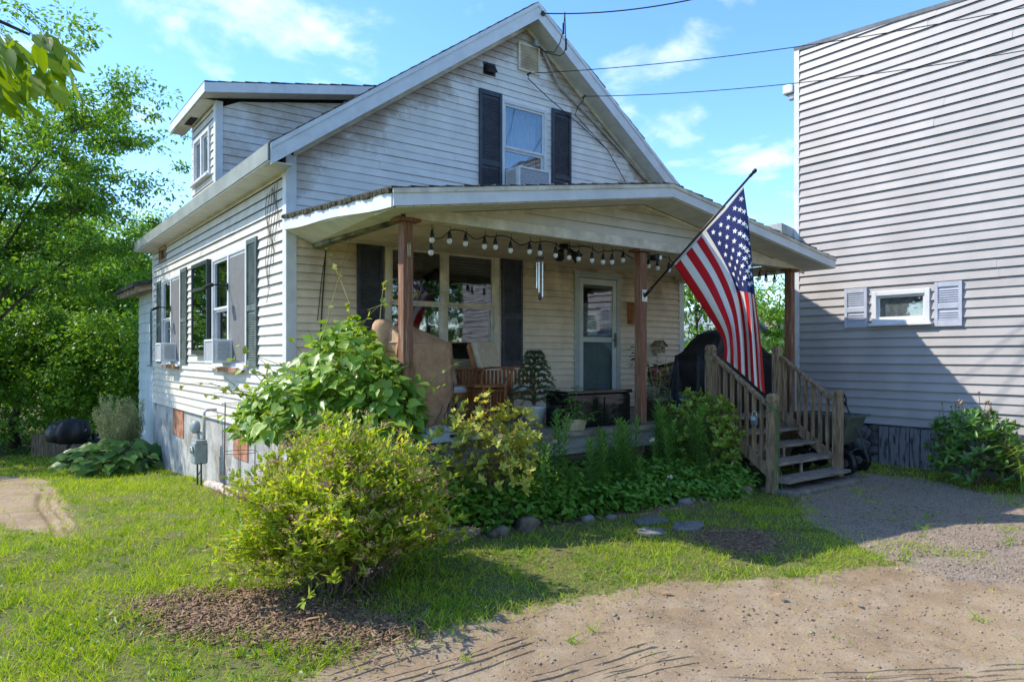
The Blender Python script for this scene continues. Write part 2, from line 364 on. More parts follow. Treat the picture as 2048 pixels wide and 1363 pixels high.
def shutter(parent, axis, plane, u0, u1, z0, z1, m, name='shutter', n0=.018):
    P = WP(axis, plane); f = MB(); s = .045; zm = z0 + (z1 - z0) * .46
    def bx(b, a0, a1, q0, q1, c0, c1): b.box(P(a0, q0, c0), P(a1, q1, c1)); return b
    bx(f, u0, u0 + s, n0, n0 + .032, z0, z1); bx(f, u1 - s, u1, n0, n0 + .032, z0, z1)
    for (a, b) in ((z0, z0 + .09), (zm - .04, zm + .04), (z1 - .07, z1)): bx(f, u0 + s, u1 - s, n0, n0 + .03, a, b)
    bx(f, u0 + s, u1 - s, n0, n0 + .012, z0 + .09, z1 - .07)
    o = f.build(name, m, parent, bevel=.003)
    l = MB(); z = z0 + .11
    while z < z1 - .09:
        if abs(z - zm) > .055:
            a, b = u0 + s, u1 - s
            l.hexa([P(a, n0 + .006, z), P(b, n0 + .006, z), P(b, n0 + .024, z - .012), P(a, n0 + .024, z - .012), P(a, n0 + .006, z + .008), P(b, n0 + .006, z + .008), P(b, n0 + .024, z - .004), P(a, n0 + .024, z - .004)])
        z += .032
    l.build('louvre_slats', m, o, kind='stuff'); return o

# ------------------------------------------------------------------ the house
W, LEN, EYE = 7.28, 8.4, 1.71
RS = .709; RZ0 = 4.37; PK = 3.64; RZ = RZ0 + RS * PK
house = thing('house', 'weathered white clapboard house with steep front gable and side dormer', 'house', (0, 0, 0))
def rz(X): return RZ0 + RS * (X if X <= PK else 2 * PK - X)
E1 = .1016
def glim(z):
    if z < 4.2: return (.10, W - .10)
    d = (z - 4.13) / RS; return (max(.10, d), min(W - .10, W - d))
UWIN = (onY(1006, 207, 0).x, onY(1086, 224, 0).x, 4.08, onY(1006, 207, 0).z)
DWIN = (onY(779, 497, 0).x, onY(986, 520, 0).x, 1.63, onY(890, 505, 0).z)
DOOR = (onY(1151, 552, 0).x, onY(1233, 556, 0).x, .86, onY(1190, 551, 0).z)
VENT = (onY(1037, 90, 0).x, onY(1073, 101, 0).x, onY(1055, 143, 0).z, onY(1055, 96, 0).z)
ops = [UWIN, DWIN, DOOR, VENT]
NOTCH = 6.35
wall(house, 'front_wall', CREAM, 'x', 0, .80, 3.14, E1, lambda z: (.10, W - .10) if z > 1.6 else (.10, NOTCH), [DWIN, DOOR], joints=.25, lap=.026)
wall(house, 'gable_wall', UPPER, 'x', 0, 3.14, 6.90, E1, glim, [UWIN, VENT], joints=.5, lap=.014)
# left side wall
LW1 = (1.60, 3.33, 1.60, 3.19); LW2 = (5.70, 7.29, 1.60, 3.19); LW3 = (6.98, 7.66, 3.63, 3.93)
wall(house, 'side_wall', WHITE, 'y', 0, .71, 4.10, .127, lambda z: (.10, LEN - .08), [LW1, LW2, LW3], joints=.35, lap=.028)
# closing walls out of sight
MB().box((W - .12, .0, .5), (W, LEN, 4.2)).build('far_side_wall', WHITE, house)
MB().box((0.12, LEN - .12, .2), (W - .12, LEN, 4.2)).build('back_wall', WHITE, house)
MB().prism([(0.3, LEN - .1, 4.2), (W - .3, LEN - .1, 4.2), (PK, LEN - .1, 6.7)], (0, .08, 0)).build('back_gable', WHITE, house)
MB().box((.13, .13, .9), (W - .13, LEN - .13, .95)).build('floor_slab', mat('indoor_floor', (.10, .07, .05), .6), house)
MB().box((.13, .13, 3.30), (W - .13, LEN - .13, 3.34)).build('upper_floor', mat('indoor_ceiling', (.35, .33, .30), .8), house)
MB().box((.13, 3.3, .96), (W - .13, 3.36, 3.29)).build('inner_wall', mat('indoor_wall', (.22, .19, .16), .8), house)
# corner boards
MB().box((-.028, -.028, .64), (.10, -.001, 4.14)).box((-.029, 0, .64), (-.001, .10, 4.12)).build('corner_board', TRIM, house)
MB().box((W - .10, -.027, 1.62), (W + .027, -.001, 3.3)).build('corner_board', TRIM, house)
MB().box((-.026, LEN - .08, .55), (-.001, LEN + .01, 4.05)).build('corner_board', TRIM, house)
# foundation
f = MB(); f.box((.02, .05, -1.2), (.30, 1.55 + .02, .705)); f.box((.02, 1.57, -1.2), (.30, LEN - .03, .705))
f.box((.3, .05, -1), (NOTCH, .3, .80)); f.build('foundation', CONC, house)
v1 = (onX(368, 820, .02).y, onX(347, 817, .02).y, onX(357, 872, .02).z, .70); v2 = (onX(497, 862, .02).y, onX(468, 856, .02).y, onX(482, 918, .02).z, .70)
for v in (v1, v2):
    MB().box((.006, v[0], v[2]), (.05, v[1], v[3])).build('basement_panel', RED, house, bevel=.004, label='rust red basement window panel')
# brick pier and dark crawl space under the notch at the right end
MB().box((NOTCH, .25, -.3), (W, .32, 1.6)).build('recess_back', DARKIN, house)
for r in range(9):
    for c_ in range(2):
        x = NOTCH + .05 + c_ * .22 + (.1 if r % 2 else 0); MB().box((x, -.02, .86 + r * .072), (x + .21, .09, .86 + r * .072 + .063)).build('brick', mat('brick_red', (.30, .13, .085), .85, .2, 10, .4, 60, objvar=.2), house)
# main roof
r = MB(); th = .09
for (xa, xb) in ((-.30, PK), (W + .30, PK)):
    r.hexa([(xa, -.30, rz(xa) - th), (xb, -.30, rz(xb) - th), (xb, LEN + .3, rz(xb) - th), (xa, LEN + .3, rz(xa) - th), (xa, -.30, rz(xa)), (xb, -.30, rz(xb)), (xb, LEN + .3, rz(xb)), (xa, LEN + .3, rz(xa))])
roof = r.build('roof', ROOFM, house)
def courses(parent, x0, x1, zf, y0, y1, n, skew=None, tk=.016):
    for i in range(n):
        a = x0 + (x1 - x0) * i / n; b = x0 + (x1 - x0) * min(1, (i + 1.25) / n); oy = random.uniform(-.012, .022)
        zy = skew or (lambda y: 0)
        ya, yb = y0 - .02 + oy, y1
        MB().hexa([(a, ya, zf(a) + .002 + zy(ya)), (b, ya, zf(b) + .001 + zy(ya)), (b, yb, zf(b) + .001 + zy(yb)), (a, yb, zf(a) + .002 + zy(yb)), (a, ya, zf(a) + tk + .006 + zy(ya)), (b, ya, zf(b) + .006 + zy(ya)), (b, yb, zf(b) + .006 + zy(yb)), (a, yb, zf(a) + tk + .006 + zy(yb))]).build('shingle_course', ROOFM, parent)
courses(roof, -.32, PK, rz, -.31, LEN + .3, 26); courses(roof, W + .32, PK, rz, -.31, LEN + .3, 26)
for s, nm in ((1, 'rake_fascia'), (-1, 'rake_fascia')):
    X = lambda x: x if s == 1 else 2 * PK - x
    pts = [(-.305, rz(-.305) - .015), (PK, RZ - .015), (PK, RZ - .25), (-.305, rz(-.305) - .25)]
    MB().prism([(X(x), -.325, z) for x, z in pts], (0, .022, 0)).build(nm, TRIM, house)
    pts = [(-.31, rz(-.31) - .002), (PK, RZ - .002), (PK, RZ - .065), (-.31, rz(-.31) - .065)]
    MB().prism([(X(x), -.337, z) for x, z in pts], (0, .011, 0)).build('drip_edge', TRIM, house)
    # soffit panels
    n = 16; x0 = -.28
    sf = MB().prism([(X(-.28), -.302, rz(-.28) - .235), (X(PK), -.302, RZ - .235), (X(PK), -.302, RZ - .215), (X(-.28), -.302, rz(-.28) - .215)], (0, .30, 0)).build('soffit', SOFF, house)
    for i in range(n):
        a = x0 + (PK - x0) * i / n + .006; b = x0 + (PK - x0) * (i + 1) / n - .006
        MB().hexa([(X(a), -.298, rz(a) - .242), (X(b), -.298, rz(b) - .242), (X(b), -.03, rz(b) - .242), (X(a), -.03, rz(a) - .242), (X(a), -.298, rz(a) - .236), (X(b), -.298, rz(b) - .236), (X(b), -.03, rz(b) - .236), (X(a), -.03, rz(a) - .236)]).build('soffit_panel', SOFF, sf)
    pts = [(0.06, rz(.06) - .30), (PK, RZ - .30), (PK, RZ - .243), (.06, rz(.06) - .243)]
    MB().prism([(X(x), -.045, z) for x, z in pts], (0, .03, 0)).build('rake_trim', TRIMC, house)
# left eave: fascia, soffit
MB().box((-.335, -.30, rz(-.3) - .20), (-.312, LEN + .28, rz(-.3) - .005)).build('eave_fascia', mat('eave_metal', (.27, .285, .245), .5, .12, 2), house)
MB().box((-.322, -.29, rz(-.3) - .215), (-.03, LEN + .2, rz(-.3) - .203)).build('eave_soffit', SOFF, house)
MB().box((-.045, -.02, 3.93), (-.022, LEN, 3.975)).build('frieze_trim', TRIMC, house)
MB().box((W + .31, -.30, rz(-.3) - .20), (W + .335, LEN + .28, rz(-.3) - .005)).build('eave_fascia', TRIM, house)
# dormer
DX, DY0, DY1 = .05, 3.45, 5.10
def dz(X): return 5.95 + .205 * (X + .19)
dorm = None
def dl(z):
    t = (z - RZ0 - .02) / RS; return (DX + .09, max(DX + .1, min(t, 3.05)))
dw = wall(house, 'dormer_front_wall', DORMW, 'x', DY0, 4.45, 6.45, .127, lambda z: (DX + .09, min(max(DX + .1, (z - RZ0) / RS), 3.1)) if z < dz(DX) - .2 else (max(DX + .09, (z + .22 - 5.95) / .205 - .19), (z - RZ0) / RS), [], joints=.2)
dside = wall(house, 'dormer_side_wall', WHITE, 'y', DX, 4.42, 5.80, .127, lambda z: (DY0 + .09, DY1), [(3.80, 4.85, 4.72, 5.46)], lap=.02)
MB().box((DX, DY1 - .1, 4.4), (2.6, DY1, 5.8)).build('dormer_back_wall', WHITE, house)
MB().box((DX - .026, DY0 - .026, rz(DX) - .05), (DX + .09, DY0 - .001, 5.80)).box((DX - .027, DY0, rz(DX) - .05), (DX - .001, DY0 + .09, 5.80)).build('corner_board', TRIM, house)
window(house, 'y', DX, 3.84, 4.81, 4.76, 5.42, 2, TRIM, rail=False, casing=.06)
MB().box((DX + .25, 3.6, 4.5), (DX + .27, 5.0, 5.7)).build('dormer_curtain', mat('pink_curtain', (.42, .35, .33), .9), house)
y0, y1 = DY0 - .32, DY1 + .57
dr = MB().hexa([(-.19, y0, dz(-.19) - .06), (3.3, y0, dz(3.3) - .06), (3.3, y1, dz(3.3) - .06), (-.19, y1, dz(-.19) - .06), (-.19, y0, dz(-.19)), (3.3, y0, dz(3.3)), (3.3, y1, dz(3.3)), (-.19, y1, dz(-.19))]).build('dormer_roof', ROOFM, house)
courses(dr, -.21, 3.25, dz, y0, y1, 17)
MB().prism([(-.195, y0 - .02, dz(-.195) - .16), (3.2, y0 - .02, dz(3.2) - .16), (3.2, y0 - .02, dz(3.2) - .01), (-.195, y0 - .02, dz(-.195) - .01)], (0, .018, 0)).build('dormer_fascia', TRIM, house)
MB().box((-.215, y0 - .02, dz(-.19) - .16), (-.196, y1, dz(-.19) - .01)).build('dormer_fascia', TRIM, house)
MB().hexa([(-.19, y0, dz(-.19) - .165), (2.8, y0, dz(2.8) - .165), (2.8, DY0 - .02, dz(2.8) - .165), (-.19, DY0 - .02, dz(-.19) - .165), (-.19, y0, dz(-.19) - .155), (2.8, y0, dz(2.8) - .155), (2.8, DY0 - .02, dz(2.8) - .155), (-.19, DY0 - .02, dz(-.19) - .155)]).build('dormer_soffit', SOFF, house)
MB().box((-.19, DY0 - .02, dz(-.19) - .167), (DX - .02, y1 - .02, dz(-.19) - .157)).build('dormer_soffit', SOFF, house)
MB().box((-.12, 4.45, dz(-.19) - .172), (-.0, 4.95, dz(-.19) - .168)).build('soffit_gap', DARKIN, house, label='dark gap where a soffit board is missing')
# windows
uw = window(house, 'x', 0, UWIN[0], UWIN[1], UWIN[2], UWIN[3], 1, TRIM, casing=.05)
CURT = mat('blue_grey_curtain', (.30, .36, .46), .9, .15, 14, stretch=(6, 1, .3))
cu = MB()
nx = 40
for i in range(nx):
    a = UWIN[0] + (UWIN[1] - UWIN[0]) * i / nx; b = UWIN[0] + (UWIN[1] - UWIN[0]) * (i + 1) / nx
    fa = .20 + .03 * math.sin(i * 1.1); fb = .20 + .03 * math.sin((i + 1) * 1.1)
    cu.quad((a, fa, UWIN[2]), (b, fb, UWIN[2]), (b, fb, UWIN[3]), (a, fa, UWIN[3]))
cu.build('curtain', CURT, uw)
q = MB()
for k in range(9):      # folded side pleats of the air conditioner and a pale plant pattern on the lower curtain
    pass
for sx_, (a, b) in enumerate(((onY(956, 180, 0).x, onY(1001, 190, 0).x), (onY(1101, 219, 0).x, onY(1139, 229, 0).x))):
    shutter(house, 'x', 0, a, b, 3.62, UWIN[3] + .12, DARKSH)
dwn = window(house, 'x', 0, DWIN[0], DWIN[1], DWIN[2], DWIN[3], 2, TRIMC, casing=.085)
shutter(house, 'x', 0, onY(712, 484, 0).x, onY(764, 492, 0).x, 1.55, onY(712, 486, 0).z, DARKSH)
shutter(house, 'x', 0, onY(1001, 517, 0).x, onY(1042, 521, 0).x, 1.55, onY(1002, 516, 0).z, DARKSH)
# blinds in the left half, a bent bamboo blind and card board boxes behind the glass
BLIND = mat('brown_blind', (.20, .10, .06), .7, .2, 6)
cxm = (DWIN[0] + DWIN[1]) / 2
for k in range(17):
    z = DWIN[3] - .06 - k * .042; MB().bar((DWIN[0] + .05, .12, z), (cxm - .28, .12, z - .0 + .002 * k), .034, .004, (0, .5, 1)).build('blind_slat', BLIND, dwn)
for k in range(16):
    z = DWIN[3] - .06 - k * .042; MB().bar((cxm + .06, .12, z), (DWIN[1] - .05, .12, z), .034, .004, (0, .5, 1)).build('blind_slat', mat('dark_blind', (.09, .07, .05), .7), dwn)
CARD = mat('cardboard', (.36, .19, .09), .85, .1, 8)
bxs = thing('cardboard_box', 'torn brown cardboard box inside the double window beside the shutter', 'box', (1.35, .3, .95))
MB().box((onY(800, 610, .3).x, .25, 1.62), (onY(842, 610, .3).x, .5, 2.15)).build('carton', CARD, bxs)
MB().prism([(onY(828, 617, .24).x, .24, 2.13), (onY(855, 617, .24).x, .24, 2.13), (onY(853, 640, .24).x, .24, 2.0), (onY(838, 641, .24).x, .24, 1.98)], (0, .006, 0)).build('flap', CARD, bxs)
MB().box((1.35, .26, .96), (1.7, .5, 1.62)).build('stand', CARD, bxs)
so_ = thing('sofa', 'dark upholstered sofa back seen through the right pane of double window', 'sofa', (2.6, .6, .951))
MB().box((2.2, .35, .96), (3.25, .6, 1.86)).build('backrest', DARKIN, so_, bevel=.05); MB().box((2.2, .6, .96), (3.25, 1.2, 1.35)).build('seat', DARKIN, so_, bevel=.05)
# door: casing, storm door with two lights, handle, inner door
cas = MB(); d0, d1, dz0, dz1 = DOOR
for a, b in ((d0 - .05, d0 + .035), (d1 - .035, d1 + .05)): cas.box((a, -.05, dz0), (b, .08, dz1))
cas.box((d0 + .035, -.048, dz1 - .05), (d1 - .035, .08, dz1)); cas.box((d0 - .07, -.055, dz1), (d1 + .07, .08, dz1 + .05)); cas.box((d0, -.10, dz0 - .05), (d1, .1, dz0))
DG = mat('door_grey_green', (.46, .48, .43), .5, .06, 6)
door = cas.build('door', DG, house, bevel=.005)
a, b = d0 + .045, d1 - .045; zt = dz1 - .06; zmid = onY(1190, 679, 0).z
sdm = MB()
for (p, q) in ((a, a + .085), (b - .085, b)): sdm.box((p, -.045, dz0 + .02), (q, -.012, zt))
for (p, q) in ((zt - .10, zt), (zmid - .04, zmid + .04), (dz0 + .02, dz0 + .12)): sdm.box((a + .085, -.044, p), (b - .085, -.013, q))
sdm.build('storm_door', mat('storm_door_white', (.60, .62, .58), .4, .05, 6), door, bevel=.004)
MB().box((a + .085, -.030, zmid + .04), (b - .085, -.026, zt - .10)).build('pane', GLASS, door)
MB().box((a + .085, -.030, dz0 + .12), (b - .085, -.026, zmid - .04)).build('pane', GLASS, door)
inner = MB().box((d0 + .03, .03, dz0), (d1 - .03, .07, zmid + .1)).box((d0 + .03, .03, zmid + .1), (d0 + .15, .07, dz1 - .05)).box((d1 - .15, .03, zmid + .1), (d1 - .03, .07, dz1 - .05)).box((d0 + .15, .03, dz1 - .2), (d1 - .15, .07, dz1 - .05))
inner.box((d0 + .17, .018, dz0 + .2), (d0 + .40, .03, zmid - .08)); inner.box((d1 - .40, .018, dz0 + .2), (d1 - .17, .03, zmid - .08))
inner.build('inner_door', mat('sage_door', (.42, .50, .45), .5, .08, 5), door, bevel=.006)
ld = MB()
for k in range(10): ld.box((d0 + .16, .048, zmid + .1 + k * .05), (d0 + .5, .052, zmid + .145 + k * .05))
ld.build('lace_curtain', mat('white_lace', (.55, .57, .58), .9), door)
MB().box((b - .055, -.085, zmid - .12), (b - .03, -.046, zmid + .12)).bar((b - .12, -.07, zmid), (b - .02, -.07, zmid), .02, .02).build('handle', mat('handle_dark', (.20, .19, .17), .4, metal=.6), door, bevel=.004)
st = MB().lathe((onY(1213, 779, -.031).x, -.034, onY(1213, 779, -.031).z), [(.055, 0), (.055, .004)], 20, (0, 1, 0)); st.build('round_sticker', mat('sticker_blue', (.03, .13, .55), .4), door, label='small round blue and white sticker')
MB().box((onY(1206, 779, 0).x, -.0365, onY(1213, 780, 0).z - .03), (onY(1220, 779, 0).x, -.0345, onY(1213, 780, 0).z - .008)).build('sticker_band', mat('sticker_white', (.8, .8, .8), .4), door)
# left wall windows
SCR = mat('grey_insect_screen', (.15, .15, .15), .8, .06, 12)
for (u0, u1, z0, z1) in (LW1, LW2):
    wv = window(house, 'y', 0, u0, u1, z0, z1, 2, TRIM, casing=.055)
    MB().box((-.028, u0 + .04, z0 + .04), (-.024, (u0 + u1) / 2 - .05, z1 - .04)).build('screen', SCR, wv)
    MB().box((-.026, u0 + .02, (z0 + z1) / 2 - .012), (-.02, (u0 + u1) / 2 - .05, (z0 + z1) / 2 + .012)).build('screen_bar', TRIM, wv)
    MB().box((.16, u0, z0), (.165, u1, z1)).build('curtain', mat('pale_curtain', (.45, .52, .56), .9, .2, 10, stretch=(1, 8, .4)), wv)
    MB().box((-.13, u0 + .1, z0 - .125), (-.02, (u0 + u1) / 2 + .35, z0 - .06)).build('bare_wood_sill', mat('bare_wood', (.38, .20, .11), .8, .25, 6, .3, 40, stretch=(6, 1, 6)), wv)
shutter(house, 'y', 0, 1.09, 1.53, 1.56, 3.30, GREENSH); shutter(house, 'y', 0, 5.16, 5.62, 1.56, 3.30, GREENSH); shutter(house, 'y', 0, 7.40, 7.86, 1.56, 3.25, GREENSH)
window(house, 'y', 0, 7.02, 7.62, 3.66, 3.91, 1, mat('brown_frame', (.30, .19, .12), .7), casing=.04, rail=False, sill=False)
# gable vent with slats, exhaust hood
vt = MB(); a, b, c, d = VENT
for (p, q, r0, s0) in ((a - .03, a, c - .03, d + .03), (b, b + .03, c - .03, d + .03), (a, b, d, d + .03), (a, b, c - .03, c)): vt.box((p, -.05, r0), (q, .02, s0))
vto = vt.build('gable_vent', TRIMC, house)
for k in range(8):
    z = c + (d - c) * (k + .5) / 8; MB().bar((a, -.02, z), (b, -.02, z), .05, .008, (0, .8, 1)).build('vent_slat', TRIMC, vto)
MB().box((a, .05, c), (b, .06, d)).build('vent_back', DARKIN, vto)
p = onY(968, 128, 0); q = onY(986, 150, 0)
MB().hexa([(p.x, -.13, q.z), (q.x, -.13, q.z), (q.x, -.015, q.z), (p.x, -.015, q.z), (p.x, -.05, p.z), (q.x, -.05, p.z), (q.x, -.015, p.z), (p.x, -.015, p.z)]).build('exhaust_hood', BLACKP, house, bevel=.008)
MB().box((p.x - .02, -.022, q.z - .03), (q.x + .03, -.012, p.z + .03)).build('hood_flange', BLACKP, house)
# rear addition
ad = thing('rear_addition', 'low white clapboard addition behind the house with exposed rafter ends', 'building', (.2, 8.5, -.65))
wall(ad, 'wall', mat('addition_siding', (.62, .66, .68), .55, .05, 3, objvar=.03), 'y', .16, -.5, 3.25, .23, lambda z: (LEN + .02, 11.2), [(8.85, 9.55, 1.5, 2.75)], lap=.022)
window(ad, 'y', .16, 8.9, 9.5, 1.55, 2.70, 1, mat('green_frame', (.16, .22, .2), .6), casing=.05)
MB().hexa([(-.35, LEN + .32, 3.22), (3, LEN + .32, 4.1), (3, 11.6, 4.1), (-.35, 11.6, 3.22), (-.35, LEN + .32, 3.30), (3, LEN + .32, 4.18), (3, 11.6, 4.18), (-.35, 11.6, 3.30)]).build('roof', ROOFM, ad)
for k in range(6):
    y = LEN + .45 + k * .5; MB().hexa([(-.30, y, 3.10), (.15, y, 3.22), (.15, y + .05, 3.22), (-.30, y + .05, 3.10), (-.30, y, 3.225), (.15, y, 3.34), (.15, y + .05, 3.34), (-.30, y + .05, 3.225)]).build('rafter_end', mat('rafter_wood', (.42, .33, .24), .8, .2), ad)
MB().box((.17, 8.45, -1.3), (.3, 11.2, -.5)).build('foundation', CONC, ad)
# tall glazed box between the side windows
gb = thing('glazed_wall_box', 'tall dark green glass fronted box hung on side wall between windows', 'wall box', (-.05, 3.95, 1.73))
b = MB(); b.box((-.105, 3.43, 1.73), (-.022, 3.49, 3.25)); b.box((-.105, 4.44, 1.73), (-.022, 4.5, 3.25)); b.box((-.105, 3.49, 3.18), (-.022, 4.44, 3.25)); b.box((-.105, 3.49, 1.73), (-.022, 4.44, 1.80)); b.box((-.104, 3.49, 2.78), (-.04, 4.44, 2.83))
b.build('frame', mat('dark_green_frame', (.022, .035, .032), .4), gb, bevel=.006)
MB().box((-.03, 3.49, 1.8), (-.023, 4.44, 3.18)).build('back_panel', mat('green_back', (.02, .07, .055), .5), gb)
GL2 = glassmat('dark_glass', (.5, .75, .68), .25)
MB().box((-.09, 3.49, 1.8), (-.085, 4.44, 2.78)).build('pane', GL2, gb); MB().box((-.09, 3.49, 2.83), (-.085, 4.44, 3.18)).build('pane', GL2, gb)

# ------------------------------------------------------------------ the porch
DK = .85; PY = -2.35; RY = -2.85; EX0, EX1 = -.05, 7.33
porch = thing('front_porch', 'front porch with low gable roof on brown square posts', 'porch', (3.6, -1.2, 0))
def pz(X): return 3.18 + .157 * ((X - EX0) if X <= PK else (EX1 - X))
def pk(y): return .2 * (y - RY) / 2.85
for k in range(18):
    y = -2.46 + k * .136; MB().box((.02, y, DK - .035), (7.25, y + .128, DK + random.uniform(-.002, .002))).build('deck_board', DECKW, porch)
MB().box((.0, -2.485, DK - .05), (4.85, -2.462, DK + .006)).build('edge_board', DECKW, porch)
for i, (xa, xb) in enumerate(((.0, 2.1), (2.105, 4.85), (6.5, 7.25))):
    MB().box((xa, -2.452, DK - .25), (xb, -2.42, DK - .055)).build('skirt_board', SKIRTW, porch)
MB().box((.0, -2.44, DK - .25), (.03, -.03, DK - .045)).build('skirt_board', SKIRTW, porch)
for k in range(12): MB().box((7.222, -2.40 + k * .198, -.12), (7.245, -2.21 + k * .198, DK - .045)).build('added_side_skirt', SKIRTW, porch)  # boards added down to the ground to block the bright lawn behind the steps
for x in (.1, 1.8, 3.5, 4.8, 7.08): MB().box((x, -2.4, -.4), (x + .12, -2.28, DK - .04)).build('support_pier', GREYWD, porch)
for x in (.34, 3.645, 6.96):
    p_ = MB().box((x - .055, PY - .055, DK + .008), (x + .055, PY + .055, 3.0)).build('post', POSTW, porch, bevel=.006)
    MB().box((x - .12, PY - .10, 3.002), (x + .12, PY + .10, 3.035)).build('post_cap', POSTW, porch, bevel=.01)
beam = MB().box((.30, PY - .075, 3.036), (7.30, PY + .06, 3.15)).build('beam', TRIMC, porch, bevel=.005)
MB().box((.30, PY + .061, 3.036), (.40, -.02, 3.14)).build('side_beam', mat('mossy_beam', (.20, .185, .11), .8, .4, 5, .3, 40), porch)
MB().box((7.05, PY + .061, 3.036), (7.2, -.02, 3.14)).build('side_beam', TRIMC, porch)
for k in range(12):
    xa = .41 + k * .553; MB().box((xa, PY + .065, 3.145), (xa + .548, -.03, 3.16)).build('ceiling_panel', CEIL, porch)
# gable infill boards
def pl(z):
    d = (z + .168 - 3.18) / .157 + EX0; return (max(.37, d), min(7.3, EX1 + EX0 - d))
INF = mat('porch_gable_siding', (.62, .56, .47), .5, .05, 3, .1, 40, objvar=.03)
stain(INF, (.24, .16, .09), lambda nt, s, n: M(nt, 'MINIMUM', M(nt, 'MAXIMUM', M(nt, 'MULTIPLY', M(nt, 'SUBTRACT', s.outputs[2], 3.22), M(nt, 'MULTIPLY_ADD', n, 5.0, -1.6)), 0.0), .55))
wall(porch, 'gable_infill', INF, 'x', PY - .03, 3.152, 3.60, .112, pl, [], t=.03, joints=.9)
MB().prism([(.36, PY - .055, pz(.36) - .17), (PK, PY - .055, pz(PK) - .17), (7.28, PY - .055, pz(7.28) - .17), (7.28, PY - .055, pz(7.28) - .205), (PK, PY - .055, pz(PK) - .205), (.36, PY - .055, pz(.36) - .205)], (0, .02, 0)).build('infill_trim', TRIMC, porch)
# roof
r = MB()
for (xa, xb) in ((EX0, PK), (EX1, PK)):
    r.hexa([(xa, RY, pz(xa) - .06), (xb, RY, pz(xb) - .06), (xb, -.03, pz(xb) - .06 + .2), (xa, -.03, pz(xa) - .06 + .2), (xa, RY, pz(xa)), (xb, RY, pz(xb)), (xb, -.03, pz(xb) + .2), (xa, -.03, pz(xa) + .2)])
pr = r.build('roof', ROOFM, porch)
courses(pr, EX0 - .03, PK, pz, RY - .01, -.03, 20, pk, .02); courses(pr, EX1 + .03, PK, pz, RY - .01, -.03, 20, pk, .02)
for s in (1, -1):
    X = lambda x: x if s == 1 else EX0 + EX1 - x
    MB().prism([(X(EX0 - .01), RY - .024, pz(EX0) - .155), (X(PK), RY - .024, pz(PK) - .155), (X(PK), RY - .024, pz(PK) - .035), (X(EX0 - .01), RY - .024, pz(EX0) - .035)], (0, .022, 0)).build('rake_fascia', TRIM, porch)
    MB().prism([(X(EX0 - .02), RY - .036, pz(EX0) - .045), (X(PK), RY - .036, pz(PK) - .045), (X(PK), RY - .036, pz(PK) - .003), (X(EX0 - .02), RY - .036, pz(EX0) - .003)], (0, .012, 0)).build('drip_edge', TRIMC, porch)
    n = 20
    for i in range(n):
        a = EX0 + .02 + (PK - EX0 - .02) * i / n + .005; b = EX0 + .02 + (PK - EX0 - .02) * (i + 1) / n - .005
        MB().hexa([(X(a), RY, pz(a) - .165), (X(b), RY, pz(b) - .165), (X(b), PY - .06, pz(b) - .165), (X(a), PY - .06, pz(a) - .165), (X(a), RY, pz(a) - .155), (X(b), RY, pz(b) - .155), (X(b), PY - .06, pz(b) - .155), (X(a), PY - .06, pz(a) - .155)]).build('soffit_panel', SOFF, porch)
ef = MB(); n = 14
for i in range(n):      # sagging side fascia
    ya = RY + (2.82) * i / n; yb = RY + 2.82 * (i + 1) / n
    w_ = lambda y: .012 * math.sin(y * 3.1)
    ef.hexa([(EX0 - .022, ya, pz(EX0) - .155 + pk(ya) + w_(ya)), (EX0 - .002, ya, pz(EX0) - .155 + pk(ya) + w_(ya)), (EX0 - .002, yb, pz(EX0) - .155 + pk(yb) + w_(yb)), (EX0 - .022, yb, pz(EX0) - .155 + pk(yb) + w_(yb)),
             (EX0 - .022, ya, pz(EX0) - .03 + pk(ya)), (EX0 - .002, ya, pz(EX0) - .03 + pk(ya)), (EX0 - .002, yb, pz(EX0) - .03 + pk(yb)), (EX0 - .022, yb, pz(EX0) - .03 + pk(yb))])
ef.build('side_fascia', TRIM, porch)
rot = MB()
for i in range(150):
    y = RY + .0 + 2.78 * i / 150; o_ = .010 + .008 * math.sin(i * .31) + .006 * math.sin(i * .9 + 1) + random.uniform(0, .004); z = pz(EX0) - .004 + pk(y); lo_ = .026 + .008 * math.sin(i * .23 + 2) + random.uniform(0, .008)
    rot.hexa([(EX0 - .03 - o_, y, z - lo_), (EX0, y, z - lo_), (EX0, y + .0186, z - lo_), (EX0 - .03 - o_, y + .0186, z - lo_), (EX0 - .034 - o_, y, z + .006), (EX0, y, z + .010), (EX0, y + .0186, z + .010), (EX0 - .034 - o_, y + .0186, z + .006)])
rot.build('rotten_edge', MOSS, porch, label='rotting brown shingle edge')
MB().box((7.2, PY, 3.028), (EX1, -.04, 3.036)).build('side_soffit', SOFF, porch)
MB().box((EX1 + .002, RY, pz(EX1) - .155), (EX1 + .022, -.04, pz(EX1) - .02)).build('side_fascia', TRIM, porch)
MB().hexa([(EX0, RY + .02, 3.025), (.30, PY, 3.05), (.30, -.03, 3.09), (EX0, -.03, 3.225), (EX0, RY + .02, 3.035), (.30, PY, 3.06), (.30, -.03, 3.10), (EX0, -.03, 3.235)]).build('side_soffit', SOFF, porch)

